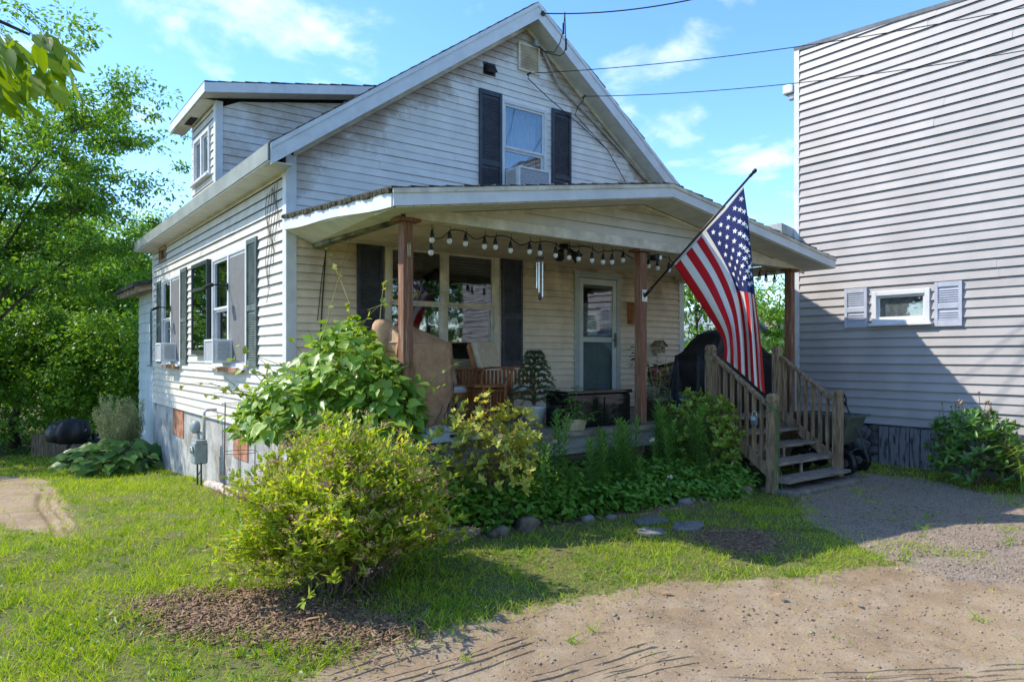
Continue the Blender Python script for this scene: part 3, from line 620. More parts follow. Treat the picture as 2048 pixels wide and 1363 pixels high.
# ------------------------------------------------------------------ steps
SX0, SX1 = 4.93, 6.50
steps = thing('porch_steps', 'weathered wooden porch steps with railings and square newel posts', 'steps', (5.7, -2.9, 0))
for k in range(4):
    z = DK - .17 * (k + 1); y = -2.50 - .255 * k
    MB().box((SX0 + .03, y - .30, z - .04), (SX1 - .03, y, z)).build('tread', DECKW, steps, bevel=.006)
    if k < 3: MB().box((SX0 + .2, y - .27, z - .17), (SX0 + .24, y - .25, z - .042)).box(((SX0 + SX1) / 2, y - .27, z - .17), ((SX0 + SX1) / 2 + .04, y - .25, z - .042)).build('riser_block', DECKW, steps)
MB().box((SX0 - .02, -3.68, -.06), (SX1 + .06, -3.2, .05)).build('base_slab', mat('brown_slab', (.20, .17, .14), .9, .25, 6, .6, 30), steps, bevel=.02)
NB, NT = -3.36, -2.43
for x in (SX0, SX1):
    for (y, zt_, zb_) in ((NT, 1.86, DK - .3), (NB, 1.24, .0)):
        n_ = MB().box((x - .055, y - .055, zb_), (x + .055, y + .055, zt_ - .10)); n_.box((x - .046, y - .046, zt_ - .10), (x + .046, y + .046, zt_ - .085)); n_.box((x - .055, y - .055, zt_ - .085), (x + .055, y + .055, zt_ - .03))
        n_.hexa([(x - .055, y - .055, zt_ - .03), (x + .055, y - .055, zt_ - .03), (x + .055, y + .055, zt_ - .03), (x - .055, y + .055, zt_ - .03), (x - .035, y - .035, zt_), (x + .035, y - .035, zt_), (x + .035, y + .035, zt_), (x - .035, y + .035, zt_)])
        n_.build('newel_post', GREYWD, steps, bevel=.004)
    MB().bar((x, NT - .06, 1.70), (x, NB + .06, 1.10), .085, .04).build('handrail', GREYWD, steps, bevel=.006)
    MB().bar((x, NT - .06, .86), (x, NB + .02, .24), .04, .13).build('stringer', GREYWD, steps, bevel=.004)
    for k in range(7):
        t = (k + .6) / 7.4; y = NT - .06 + (NB - NT + .12) * t; zt_ = 1.70 - .60 * t; MB().box((x - .02, y - .02, zt_ - .76), (x + .02, y + .02, zt_ - .02)).build('baluster', GREYWD, steps)
# ------------------------------------------------------------------ the neighbour's building
NX, NY0, NY1 = 8.10, -8.6, -1.81
nb = thing('neighbour_building', 'tall pale grey clapboard building beside the porch steps', 'building', (NX, -5, 0))
p0 = onX(1648 + 97, 580, NX); p1 = onX(1864, 640, NX)
NW = (onX(1862, 580, NX).y, onX(1746, 580, NX).y, onX(1800, 646, NX).z, onX(1800, 580, NX).z)
wall(nb, 'side_wall', GREYW, 'y', NX, .66, 6.86, .1326, lambda z: (NY0 + .02, NY1 - .02) if z < 6.42 else (min(NY1 - .1, NY0 + (z - 6.40) / .47 * (NY1 - NY0)), NY1 - .02), [NW], joints=.5, lap=.03)
window(nb, 'y', NX, NW[0] + .07, NW[1] - .07, NW[2] + .07, NW[3] - .07, 1, TRIM, casing=.07, rail=False, proud=.05)
MB().box((NX + .05, NW[0], NW[2]), (NX + .055, NW[1], NW[3])).build('blocked_panel', mat('foggy_panel', (.42, .42, .43), .5, .25, 5), nb)
shutter(nb, 'y', NX, onX(1737, 600, NX).y, onX(1692, 600, NX).y, onX(1715, 655, NX).z, onX(1715, 577, NX).z, GREYSH, n0=.024)
shutter(nb, 'y', NX, onX(1927, 600, NX).y, onX(1872, 600, NX).y, onX(1900, 652, NX).z, onX(1900, 563, NX).z, GREYSH, n0=.024)
MB().box((NX - .03, NY1 - .03, .6), (NX + .09, NY1 + .06, 6.9)).build('corner_board', TRIM, nb)
MB().hexa([(NX - .03, NY0, 6.40), (NX + .1, NY0, 6.40), (NX + .1, NY1 + .06, 6.87), (NX - .03, NY1 + .06, 6.87), (NX - .05, NY0, 6.45), (NX + .1, NY0, 6.45), (NX + .1, NY1 + .06, 6.93), (NX - .05, NY1 + .06, 6.93)]).build('roof_trim', mat('dark_trim', (.28, .28, .29), .5), nb)
MB().box((NX + .13, NY1 - .1, 0), (NX + 7, NY1, 6.7)).build('back_wall', GREYW, nb)
MB().box((NX + .13, NY0, 0), (NX + 7, NY0 + .1, 6.3)).build('front_wall', GREYW, nb)
MB().hexa([(NX, NY0, 6.3), (NX + 7, NY0, 6.3), (NX + 7, NY1 + .3, 6.75), (NX, NY1 + .02, 6.75), (NX, NY0, 6.4), (NX + 7, NY0, 6.4), (NX + 7, NY1 + .3, 6.85), (NX, NY1 + .02, 6.85)]).build('roof', ROOFM, nb)
# eave return and gutter end at the back corner
pg = onY(1580, 185, NY1 + .2)
MB().box((NX - .06, NY1 + .07, pg.z - .06), (NX + .1, NY1 + .26, pg.z + .10)).build('eave_return', TRIM, nb, bevel=.02)
MB().box((NX - .01, NY1 + .07, pg.z - .16), (NX + .1, NY1 + .2, pg.z - .062)).build('gutter_end', TRIM, nb, bevel=.03)
lo = onY(1566, 468, -1.6)
MB().hexa([(lo.x - .28, -1.75, lo.z - .07), (NX + .1, -1.75, lo.z - .16), (NX + .1, -1.2, lo.z - .16), (lo.x - .28, -1.2, lo.z - .07), (lo.x - .28, -1.75, lo.z + .14), (NX + .1, -1.75, lo.z + .06), (NX + .1, -1.2, lo.z + .06), (lo.x - .28, -1.2, lo.z + .14)]).build('lower_eave', mat('grey_eave', (.42, .44, .46), .6), nb)
# rubble foundation: stones and an old board panel
MB().box((NX + .06, NY0, -.5), (NX + .3, NY1, .66)).build('foundation', mat('dark_mortar', (.12, .12, .125), .9, .3, 6, .6, 30), nb)
STN = mat('blue_grey_stone', (.13, .13, .14), .85, .3, 7, .8, 25, objvar=.3)
def boulder(name, c, r, m, parent=None, seed=0, nz=.6):
    rs = np.random.default_rng(seed); k = 7; l = 10; V = []; F = []
    for i in range(k + 1):
        th_ = math.pi * i / k
        for j in range(l):
            ph = 2 * math.pi * j / l; V.append((math.sin(th_) * math.cos(ph), math.sin(th_) * math.sin(ph), math.cos(th_)))
    V = np.array(V); ph = rs.uniform(0, 6, 6); d = 1 + .13 * np.sin(3 * V[:, 0] + ph[0]) + .12 * np.sin(4 * V[:, 1] + ph[1]) + .10 * np.sin(5 * V[:, 2] + 2 * V[:, 0] + ph[2])
    V = np.sign(V) * np.abs(V) ** .8 * d[:, None]
    V = V * np.array(r) + np.array(c)
    for i in range(k):
        for j in range(l):
            F.append((i * l + j, (i + 1) * l + j, (i + 1) * l + (j + 1) % l, i * l + (j + 1) % l))
    return link(name, npmesh(name, V, F, True), m, parent)
y = NY0 + .3; k = 0
while y < NY1 - .1:
    w_ = random.uniform(.22, .42); z = -.02
    while z < .60:
        h_ = random.uniform(.12, .24); boulder('stone', (NX + .05, y + w_ / 2, z + h_ / 2), (.07, w_ * .55, h_ * .58), STN, nb, k); k += 1; z += h_ * .95
    y += w_ * .95
ya, yb = onX(1757, 900, NX - .06).y, onX(1884, 900, NX - .06).y
n = 6; MB().box((NX - .03, yb - .02, .0), (NX - .005, ya + .02, .62)).build('panel_back', mat('panel_dark', (.05, .05, .052), .9), nb)
PB = mat('peeling_grey_board', (.17, .17, .18), .9, .2, 4, .5, 30, col2=(.045, .042, .04), stretch=(5, 5, .9), sharp=(.5, .62))
for i in range(n):
    a = ya + (yb - ya) * i / n; b = ya + (yb - ya) * (i + 1) / n; MB().box((NX - .052 - random.uniform(0, .006), a - .008, .01 + random.uniform(0, .03)), (NX - .031, b + .004, .63)).build('panel_board', PB, nb)
# ------------------------------------------------------------------ ground
def sst(a, b, x): t = np.clip((x - a) / (b - a), 0, 1); return t * t * (3 - 2 * t)
def vnoise(x, y, s, seed=0):
    x = np.asarray(x) * s + seed * 17.3; y = np.asarray(y) * s + seed * 9.1
    xi = np.floor(x).astype(int); yi = np.floor(y).astype(int); fx = x - xi; fy = y - yi
    def h(a, b):
        v = np.sin(a * 127.1 + b * 311.7 + seed * 74.7) * 43758.5453; return v - np.floor(v)
    fx = fx * fx * (3 - 2 * fx); fy = fy * fy * (3 - 2 * fy)
    return (h(xi, yi) * (1 - fx) + h(xi + 1, yi) * fx) * (1 - fy) + (h(xi, yi + 1) * (1 - fx) + h(xi + 1, yi + 1) * fx) * fy
def fbm(x, y, s, seed=0, o=4): return sum(vnoise(x, y, s * 2 ** i, seed + i) / 2 ** (i + 1) for i in range(o)) / (1 - .5 ** o)
def gbase(x, y):
    x = np.asarray(x, float); y = np.asarray(y, float)
    return -.075 * np.clip(y + 1, 0, 12) * (1 - sst(.5, 5, x)) + .05 * sst(6.5, 8, x)
def gpt(px, py):
    z = 0.0
    for _ in range(6):
        p = onZ(px, py, z); z = float(gbase(p.x, p.y))
    return p
def gpoly(pp): return np.array([[gpt(*q).x, gpt(*q).y] for q in pp])
def inside(x, y, poly):
    r = np.zeros(x.shape, bool); n = len(poly)
    for i in range(n):
        x0, y0 = poly[i]; x1, y1 = poly[(i + 1) % n]
        if y0 == y1: continue
        r ^= ((y0 > y) != (y1 > y)) & (x < (x1 - x0) * (y - y0) / (y1 - y0) + x0)
    return r
DRIVE = gpoly([(430, 1480), (560, 1368), (700, 1300), (850, 1255), (1000, 1220), (1150, 1200), (1290, 1172), (1420, 1152), (1560, 1145), (1700, 1140), (1900, 1118), (2120, 1080), (2700, 1100), (2700, 1480)])
GRAV = gpoly([(1590, 1000), (1640, 962), (1720, 945), (1850, 955), (1960, 985), (2300, 1000), (2300, 1180), (1900, 1160), (1700, 1085), (1620, 1040)])
MUL1 = gpoly([(275, 1225), (350, 1195), (430, 1188), (520, 1180), (640, 1195), (770, 1225), (840, 1262), (700, 1290), (560, 1275), (430, 1265), (340, 1250)])
MUL2 = gpoly([(1370, 1075), (1450, 1058), (1530, 1070), (1545, 1095), (1500, 1112), (1420, 1100)])
DIRT1 = gpoly([(-300, 955), (-50, 945), (40, 950), (100, 962), (120, 990), (150, 1030), (140, 1065), (110, 1080), (50, 1060), (0, 1050), (-300, 1070)])
BED = np.array([[.2, -2.3], [4.8, -2.3], [4.75, -3.3], [4.2, -3.4], [3.2, -3.28], [2.2, -3.15], [1.2, -3.08], [.5, -2.98], [.0, -2.7], [-.3, -2.2]])
PATH = gpoly([(-200, 884), (160, 884), (150, 893), (-200, 895)])
def zones(x, y):
    wob = .22
    xx = x + wob * (fbm(x, y, 2.2, 3) - .5) * 2 * .6; yy = y + wob * (fbm(x, y, 2.2, 8) - .5) * 2 * .6
    xx = xx + .10 * (fbm(x, y, 9, 13) - .5); yy = yy + .10 * (fbm(x, y, 9, 18) - .5)
    z = {}
    z['drive'] = inside(xx, yy, DRIVE); z['gravel'] = inside(xx, yy, GRAV) | ((x > 4.2) & (y < -4.0) & (fbm(x, y, .9, 31) > .48) & (y > -6.5))
    z['mulch'] = inside(xx, yy, MUL1) | inside(xx, yy, MUL2); z['dirt'] = inside(xx, yy, DIRT1); z['bed'] = inside(xx, yy, BED); z['path'] = inside(x, y, PATH)
    return z
def rut(x, y):
    """tyre tracks along the drive"""
    r = np.zeros_like(x)
    for (a, b, amp, w) in TRACKS:
        d = b - a; L = np.hypot(*d); d = d / L; nx, ny = -d[1], d[0]
        s = (x - a[0]) * d[0] + (y - a[1]) * d[1]; t = (x - a[0]) * nx + (y - a[1]) * ny + .05 * np.sin(s * 1.1)
        m = sst(-.3, .2, s) * (1 - sst(L - .5, L + .1, s)) * (1 - sst(w * .8, w, np.abs(t))) * (.45 + .55 * sst(.36, .46, fbm(x, y, 2.2, 44)))
        r -= amp * m * (.35 + .65 * (np.sin(t * 2 * np.pi / .125) > .0))
    return r
def seg(a, b): pa, pb = gpt(*a), gpt(*b); return np.array([pa.x, pa.y]), np.array([pb.x, pb.y])
TRACKS = [(*seg((100, 985), (128, 1080)), .05, .17), (*seg((1000, 1240), (1900, 1190)), .015, .25)]
xs = np.concatenate([[-900, -400, -200, -100, -60, -40, -28, -20, -15, -12, -10, -8.5, -7.2], np.arange(-6.2, 9.0, .036), [9.3, 10, 11.5, 14, 18, 25, 40, 70, 120, 250, 500, 900]])
ys = np.concatenate([[-900, -400, -150, -60, -30, -18, -12, -9.5, -8.4], np.arange(-7.6, -5.0, .026), np.arange(-5.0, -2.0, .034), np.arange(-2.0, 12, .11), [13, 14.5, 16.5, 19, 22, 27, 35, 50, 80, 150, 300, 600, 1200]])
GX, GY = np.meshgrid(xs, ys, indexing='ij'); Zs_ = {}; nj = 9
for j in range(nj):
    r_ = .17 * math.sqrt((j + .5) / nj); zz_ = zones(GX + r_ * math.cos(j * 2.4), GY + r_ * math.sin(j * 2.4))
    for k_, v_ in zz_.items(): Zs_[k_] = Zs_.get(k_, 0) + v_ / nj
Zn = zones(GX, GY)
def ghgt(x, y, Zn=None, detail=True):
    z = gbase(x, y) + .035 * (fbm(x, y, .7, 2) - .5) * 2
    near = (np.abs(x) < 10) & (y > -9) & (y < 12)
    if detail: z = z + np.where(near, .012 * (fbm(x, y, 6, 5) - .5) * 2, 0)
    return z
GZ = ghgt(GX, GY)
GZ = GZ + rut(GX, GY) + Zs_['mulch'] * (.006 + .014 * fbm(GX, GY, 9, 6)) - Zs_['drive'] * .012
GZ = GZ + Zs_['bed'] * .05
nx_, ny_ = GX.shape
V = np.stack([GX.ravel(), GY.ravel(), GZ.ravel()], 1)
idx = np.arange(nx_ * ny_).reshape(nx_, ny_)
F = np.stack([idx[:-1, :-1].ravel(), idx[1:, :-1].ravel(), idx[1:, 1:].ravel(), idx[:-1, 1:].ravel()], 1)
gme = npmesh('ground', V, F, True)
far_grass = np.clip(1 - np.maximum.reduce([Zs_[k_] for k_ in ('drive', 'gravel', 'mulch', 'dirt', 'bed')]), 0, 1)
Zn = {k_: v_ for k_, v_ in Zs_.items()}
for nm, v in (('grass', far_grass), ('gravel', Zn['gravel']), ('mulch', np.maximum(Zn['mulch'], Zn['bed'])), ('path', Zn['path'])):
    at_ = gme.attributes.new(nm, 'FLOAT', 'POINT'); at_.data.foreach_set('value', np.asarray(v, dtype=np.float32).ravel())
gm = bpy.data.materials.new('ground_earth'); gm.use_nodes = True; nt = gm.node_tree; p = nt.nodes['Principled BSDF']; p.inputs['Roughness'].default_value = .95; p.inputs['Specular IOR Level'].default_value = .15
geo = N(nt, 'ShaderNodeNewGeometry')
def nz(s, d=8, r=.65):
    n = N(nt, 'ShaderNodeTexNoise', ins={'Scale': s, 'Detail': d, 'Roughness': r}); nt.links.new(geo.outputs['Position'], n.inputs['Vector']); return n.outputs[0]
def mixc(f, a, b):
    x = N(nt, 'ShaderNodeMix', data_type='RGBA')
    for s, v in (('A', a), ('B', b)):
        if isinstance(v, tuple): x.inputs[s].default_value = (*v, 1)
        else: nt.links.new(v, x.inputs[s])
    if isinstance(f, (int, float)): x.inputs['Factor'].default_value = f
    else: nt.links.new(f, x.inputs['Factor'])
    return x.outputs['Result']
def ramp(v, a, b): r = N(nt, 'ShaderNodeMapRange', ins={'From Min': a, 'From Max': b}); nt.links.new(v, r.inputs[0]); return r.outputs[0]
def attr(n): a = N(nt, 'ShaderNodeAttribute'); a.attribute_name = n; return a.outputs['Fac']
def ragged(n): return ramp(M(nt, 'ADD', attr(n), M(nt, 'MULTIPLY_ADD', nz(14, 6), 1.2, -.6)), .42, .58)
dirt = mixc(ramp(nz(1.1), .38, .62), (.335, .245, .15), (.235, .165, .098)); dirt = mixc(ramp(nz(3.1), .45, .68), dirt, (.35, .275, .185)); dirt = mixc(ramp(nz(60, 3), .52, .75), dirt, (.20, .135, .09)); dirt = mixc(ramp(nz(95, 2), .64, .70), dirt, (.48, .43, .37))
grav = mixc(ramp(nz(70, 4), .35, .65), (.34, .27, .205), (.175, .135, .10)); grav = mixc(ramp(nz(130, 2), .62, .7), grav, (.50, .44, .39))
gras = mixc(ramp(nz(2.2), .35, .65), (.12, .16, .03), (.20, .17, .07)); gras = mixc(ramp(nz(40, 4), .4, .7), gras, (.055, .075, .014))
mul = mixc(ramp(nz(30, 6), .4, .6), (.23, .15, .095), (.13, .08, .05))
col = mixc(ragged('gravel'), dirt, grav); col = mixc(ragged('grass'), col, gras); col = mixc(ragged('mulch'), col, mul); col = mixc(attr('path'), col, (.11, .115, .13))
nt.links.new(col, p.inputs['Base Color'])
bp = N(nt, 'ShaderNodeBump'); bp.inputs['Strength'].default_value = .7; bp.inputs['Distance'].default_value = .012
nt.links.new(M(nt, 'ADD', nz(28, 6), M(nt, 'MULTIPLY', nz(110, 3), .5)), bp.inputs['Height']); nt.links.new(bp.outputs[0], p.inputs['Normal'])
ground = link('ground', gme, gm); ground['kind'] = 'structure'
def gz(x, y): return float(ghgt(np.array([x]), np.array([y]))[0])
def gzv(x, y): return ghgt(x, y)

# grass
def sample(n, x0, x1, y0, y1, pw=1.6, d0=5.0):
    x = rng.uniform(x0, x1, n); y = rng.uniform(y0, y1, n); d = (x + 2.93) * .6 + (y + 8.43) * .8; sdx = ((x + 2.93) * .8 - (y + 8.43) * .6) / np.maximum(d, .1)
    k = (d > 1.5) & (np.abs(sdx) < .9) & (rng.random(n) < np.minimum(1, (d0 / np.maximum(d, .1)) ** pw)); return x[k], y[k], d[k]
HOUSEX = lambda x, y: (x > -.02) & (y > -.05) & (y < 11.5)
gx, gy, gd = sample(1150000, -11, 8.0, -7.5, 14)
Zg = zones(gx + rng.normal(0, .13, len(gx)), gy + rng.normal(0, .13, len(gx))); pat = fbm(gx, gy, 1.3, 21); fine = fbm(gx, gy, 5, 25)
dens = np.where(Zg['drive'], .012 + .5 * sst(.55, .66, pat) * (gx > 2.0), np.where(Zg['gravel'], .03 + .8 * sst(.56, .64, pat), np.where(Zg['mulch'], .03, np.where(Zg['dirt'], .04, np.where(Zg['bed'], .12, .25 + 1.2 * sst(.33, .6, fine))))))
bare = sst(.54, .66, fbm(gx, gy, 1.1, 61)); dens = dens * (1 - .8 * bare)
dens = np.where(Zg['path'], 0, dens); dens = np.where(HOUSEX(gx, gy) | ((gy > -2.45) & (gx > -.02) & (gx < 7.3)), 0, dens)
dens = np.where((gx > 4.85) & (gx < 6.6) & (gy > -3.75), 0, dens)
k = rng.random(len(gx)) < dens; gx, gy, gd, pat = gx[k], gy[k], gd[k], pat[k]
n = len(gx); thin = (Zg['drive'] | Zg['gravel'])[k]
D = rdir(n, .55, .98); Nn = rdir(n, -.3, .3); Lg = rng.uniform(.03, .085, n) * (.45 + 1.15 * pat) * np.where(thin, .6, 1) * np.where(gd > 11, 1.3, 1)
Wg = rng.uniform(.0045, .0075, n) * np.maximum(1, gd / 7.0)
GRASS = leafmat('grass_blades', (.22, .36, .025), (.46, .56, .06), .45, .5, .3)
go = scobj('lawn_grass', np.stack([gx, gy, gzv(gx, gy) - .004], 1), D, Nn, Lg, Wg, BLADE, GRASS, kind='stuff')
tag(go, 'short sunlit green lawn grass growing thin towards the drive', 'grass')
tx, ty, td = sample(26000, -10, 7.9, -7.3, 9, 1.4); Zt = zones(tx, ty); kk = (fbm(tx, ty, 2.4, 77) > .50) & (rng.random(len(tx)) < np.where(Zt['drive'] | Zt['mulch'] | Zt['dirt'], .015, np.where(Zt['gravel'] | Zt['bed'], .06, .55))) & ~(Zt['path'] | HOUSEX(tx, ty) | ((ty > -2.5) & (tx > 0)) | ((tx > 4.8) & (tx < 6.6) & (ty > -3.75)))
tx, ty, td = tx[kk], ty[kk], td[kk]; kb = 13; n = len(tx) * kb; hx = np.repeat(tx, kb) + rng.normal(0, .018, n); hy = np.repeat(ty, kb) + rng.normal(0, .018, n)
tag(scobj('grass_tufts', np.stack([hx, hy, gzv(hx, hy) - .004], 1), rdir(n, .45, .98), rdir(n, -.3, .3), rng.uniform(.05, .12, n) * np.repeat(rng.uniform(.6, 1.25, len(tx)), kb), rng.uniform(.005, .009, n) * np.maximum(1, np.repeat(td, kb) / 8), BLADE, leafmat('tuft_blades', (.13, .25, .02), (.32, .47, .04), .42, .5, .3), kind='stuff'), 'taller ragged tufts of green grass standing in the lawn', 'grass')
# straw and dry bits in the grass
sx_, sy_, sdd = sample(30000, -9, 8, -7.4, 4, 1.3); Zs = zones(sx_, sy_); kk = ~(Zs['path'] | HOUSEX(sx_, sy_)) & (rng.random(len(sx_)) < np.where(Zs['drive'] | Zs['dirt'], .55, .8)); sx_, sy_ = sx_[kk], sy_[kk]; n = len(sx_)
tag(scobj('dry_straw', np.stack([sx_, sy_, gzv(sx_, sy_) + .012], 1), rdir(n, -.1, .25), np.tile([0, 0, 1.], (n, 1)), rng.uniform(.03, .10, n), rng.uniform(.003, .007, n), LEAF, leafmat('dry_straw', (.40, .29, .15), (.24, .15, .08), .1, .8), kind='stuff'), 'scattered dry straw and twigs lying in the lawn and drive', 'straw')
# gravel and pebbles
px_, py_, pdd = sample(150000, -5, 8.05, -7.5, -2.0, 1.4); Zp = zones(px_, py_); kk = rng.random(len(px_)) < np.where(Zp['gravel'], .75, np.where(Zp['drive'], .11, 0)) * np.where((px_ > 4.8) & (px_ < 6.6) & (py_ > -3.7), 0, 1)
px_, py_ = px_[kk], py_[kk]; n = len(px_); s_ = rng.gamma(3, .003, n) + .005; s_ = np.minimum(s_, .026) * np.where(rng.random(n) < .02, 1.9, 1)
zr = gzv(px_, py_) + rut(px_, py_) - np.where(Zp['drive'][kk], .012, 0)
tag(scobj('driveway_gravel', np.stack([px_, py_, zr + s_ * .1], 1), rdir(n, -.3, .3), np.tile([0, 0, 1.], (n, 1)) + .3 * rdir(n), s_ * 1.3, s_, PEB, leafmat('gravel_stones', (.36, .29, .22), (.17, .13, .095), 0.0, .9, .2), kind='stuff'), 'small grey and brown gravel stones strewn over the drive', 'gravel')
# bark mulch
mx_ = rng.uniform(-3.6, 3.6, 150000); my_ = rng.uniform(-5.4, -2.7, 150000); Zm = zones(mx_ + rng.normal(0, .14, 150000), my_ + rng.normal(0, .14, 150000)); kk = Zm['mulch'] & (rng.random(150000) < np.where(mx_ > .5, .35, .85)); mx_, my_ = mx_[kk], my_[kk]; n = len(mx_)
tag(scobj('bark_mulch', np.stack([mx_, my_, gzv(mx_, my_) + .014 + rng.uniform(0, .018, n)], 1), rdir(n, -.3, .3), np.tile([0, 0, 1.], (n, 1)) + .3 * rdir(n), rng.uniform(.018, .075, n), rng.uniform(.005, .014, n), CHIP, leafmat('mulch_chips', (.33, .215, .135), (.14, .085, .052), 0.0, .9, .2), kind='stuff'), 'brown bark mulch chips in patches beside the drive', 'mulch')
# tread ridges of the tyre tracks
tb_ = MB()
for (pa_, pb_, nl_, gap) in (((735, 1368), (1005, 1285), 4, .075), ((1020, 1370), (1265, 1300), 4, .075), ((640, 1340), (800, 1288), 3, .08), ((1610, 1345), (2075, 1333), 4, .06), ((1400, 1356), (1760, 1347), 3, .07), ((1180, 1345), (1330, 1318), 2, .08)):
    A_, B_ = seg(pa_, pb_); d_ = (B_ - A_); L_ = np.hypot(*d_); d_ = d_ / L_; nn_ = np.array([-d_[1], d_[0]])
    for j in range(nl_):
        s_ = rng.uniform(0, .15)
        while s_ < L_:
            e_ = min(L_ + .2, s_ + rng.uniform(.25, .9)); o_ = (j - nl_ / 2) * gap + rng.normal(0, .006); h_ = rng.uniform(.004, .011); w_ = rng.uniform(.012, .020); k_ = max(2, int((e_ - s_) / .06)); prev_ = None
            for q_ in range(k_ + 1):
                u_ = s_ + (e_ - s_) * q_ / k_; p_ = A_ + d_ * u_ + nn_ * (o_ + .004 * math.sin(u_ * 2.3 + j)); hh = h_ * (0.05 if q_ in (0, k_) else rng.uniform(.7, 1.1)); z_ = gz(p_[0], p_[1]) + float(rut(np.array([p_[0]]), np.array([p_[1]]))[0]) - .012
                cur = [(p_[0] - nn_[0] * w_, p_[1] - nn_[1] * w_, z_ - .02), (p_[0] - nn_[0] * w_ * .25, p_[1] - nn_[1] * w_ * .25, z_ + hh), (p_[0] + nn_[0] * w_ * .25, p_[1] + nn_[1] * w_ * .25, z_ + hh), (p_[0] + nn_[0] * w_, p_[1] + nn_[1] * w_, z_ - .02)]
                if prev_:
                    for i_ in range(3): tb_.quad(prev_[i_], cur[i_], cur[i_ + 1], prev_[i_ + 1])
                prev_ = cur
            s_ = e_ + rng.uniform(.01, .12)
tag(tb_.build('tyre_tracks', gm, None, kind='stuff'), 'broken tyre tread ridges pressed into the dirt drive', 'tyre tracks')
# small broad weeds in the lawn
wx, wy, wd = sample(26000, -8, 7.5, -7.2, 2, 1.2); Zw = zones(wx, wy); kk = (fbm(wx, wy, 1.7, 71) > .53) & ~(Zw['drive'] | Zw['mulch'] | Zw['dirt'] | Zw['path'] | HOUSEX(wx, wy) | ((wy > -2.5) & (wx > 0))) & ~((wx > 4.85) & (wx < 6.6) & (wy > -3.75)); wx, wy = wx[kk], wy[kk]; n = len(wx)
tag(scobj('lawn_weeds', np.stack([wx, wy, gzv(wx, wy) + rng.uniform(.01, .05, n)], 1), rdir(n, -.1, .6), np.tile([0, 0, 1.], (n, 1)) + .6 * rdir(n), rng.uniform(.02, .045, n), rng.uniform(.014, .03, n), LEAF, leafmat('weed_leaf', (.07, .16, .02), (.15, .27, .04), .35), kind='stuff'), 'low broad leaved weeds and clover among the grass', 'weeds')
# dead leaves on the drive
dl_ = [(905, 1293), (1345, 1190), (640, 1240), (1560, 1190), (1700, 1200), (960, 1220), (1640, 1080), (480, 1240), (1260, 1080), (330, 1275)]
for i, (a, b) in enumerate(dl_):
    q = gpt(a, b); V_, F_ = scat([q + Vector((0, 0, .02))], rdir(1, -.1, .2), np.array([[.2, .1, 1]]), [.07 + .02 * (i % 3)], [.05], LEAF6)
    tag(link('fallen_leaf', npmesh('fallen_leaf', V_, F_), leafmat('dead_leaf', (.55, .40, .22), (.40, .24, .12), .2, .7)), 'single dry tan leaf lying on the ground by the drive', 'leaf', 'dry leaves on the ground')

# ------------------------------------------------------------------ plants
def proj(P):
    d = Vector(P) - CAMP; z = d.dot(FWD); return 1024 + FPX * d.dot(RGT) / z, HORZ - FPX * d.z / z, z
def shoots(base, ends, lift=.25, n=6):
    """curved stems from base points to ends"""
    out = []
    for b, e in zip(base, ends):
        b = np.array(b); e = np.array(e); mid = (b + e) / 2 + np.array([0, 0, lift * np.linalg.norm(e - b)])
        t = np.linspace(0, 1, n)[:, None]; out.append((1 - t) ** 2 * b + 2 * t * (1 - t) * mid + t ** 2 * e)
    return out
def stems(paths, r, parent, m=TWIG, name='stems', sides=4):
    b = MB()
    for q in paths: b.tube([tuple(v) for v in q], [r * (1 - .75 * i / (len(q) - 1)) for i in range(len(q))], sides, False)
    return b.build(name, m, parent, smooth=True, kind='stuff')
def along(paths, t0, t1, k):
    P, D = [], []
    for q in paths:
        t = np.sort(rng.uniform(t0, t1, k)) * (len(q) - 1); i = np.minimum(t.astype(int), len(q) - 2); f = (t - i)[:, None]
        P.append(q[i] * (1 - f) + q[i + 1] * f); D.append(q[i + 1] - q[i])
    P = np.concatenate(P); D = np.concatenate(D); return P, D / (np.linalg.norm(D, axis=1, keepdims=True) + 1e-9)
# spirea
c0 = np.array([-.78, -3.45, 0.0]); sp = thing('spirea_shrub', 'big rounded yellow green spirea shrub with faded pink flower heads', 'shrub', (c0[0], c0[1], gz(c0[0], c0[1])))
n = 2150; dd = rdir(n, -.28, 1.0); rr = rng.uniform(.66, 1.08, n) * (1 + .16 * np.sin(dd[:, 0] * 5 + 1) * np.cos(dd[:, 1] * 4) + .10 * np.sin(dd[:, 2] * 9 + dd[:, 0] * 3))
gapn = np.sin(dd[:, 0] * 6.1 + 2) * np.sin(dd[:, 1] * 5.3 + 1) * np.sin(dd[:, 2] * 4.7); rr = rr * np.where(gapn > .28, .80, 1) * np.where(rng.random(n) < .06, 1.16, 1)
ends = c0 + np.array([0, 0, .48]) + dd * np.array([.80, .78, .66]) * rr[:, None]; ends[:, 2] = np.maximum(ends[:, 2], .06)
bs = c0 + np.stack([rng.normal(0, .12, n), rng.normal(0, .12, n), np.full(n, .0)], 1)
path = shoots(bs, ends, .12)
stems(path[::4], .004, sp)
P, D = along(path, .55, 1.0, 17)
n = len(P); Dl = D + 1.1 * rdir(n, -.5, .8); Nl = np.tile([0, 0, 1.], (n, 1)) + .55 * rdir(n)
scobj('foliage', P, Dl, Nl, rng.uniform(.04, .088, n), rng.uniform(.019, .035, n), LEAF, leafmat('spirea_leaf', (.21, .35, .03), (.54, .58, .08), .48), sp)
tips = ends[rng.random(len(ends)) < .24]; k = 22; tp = np.repeat(tips, k, 0) + rng.normal(0, 1, (len(tips) * k, 3)) * np.array([.034, .034, .012]) + np.array([0, 0, .012]); n = len(tp)
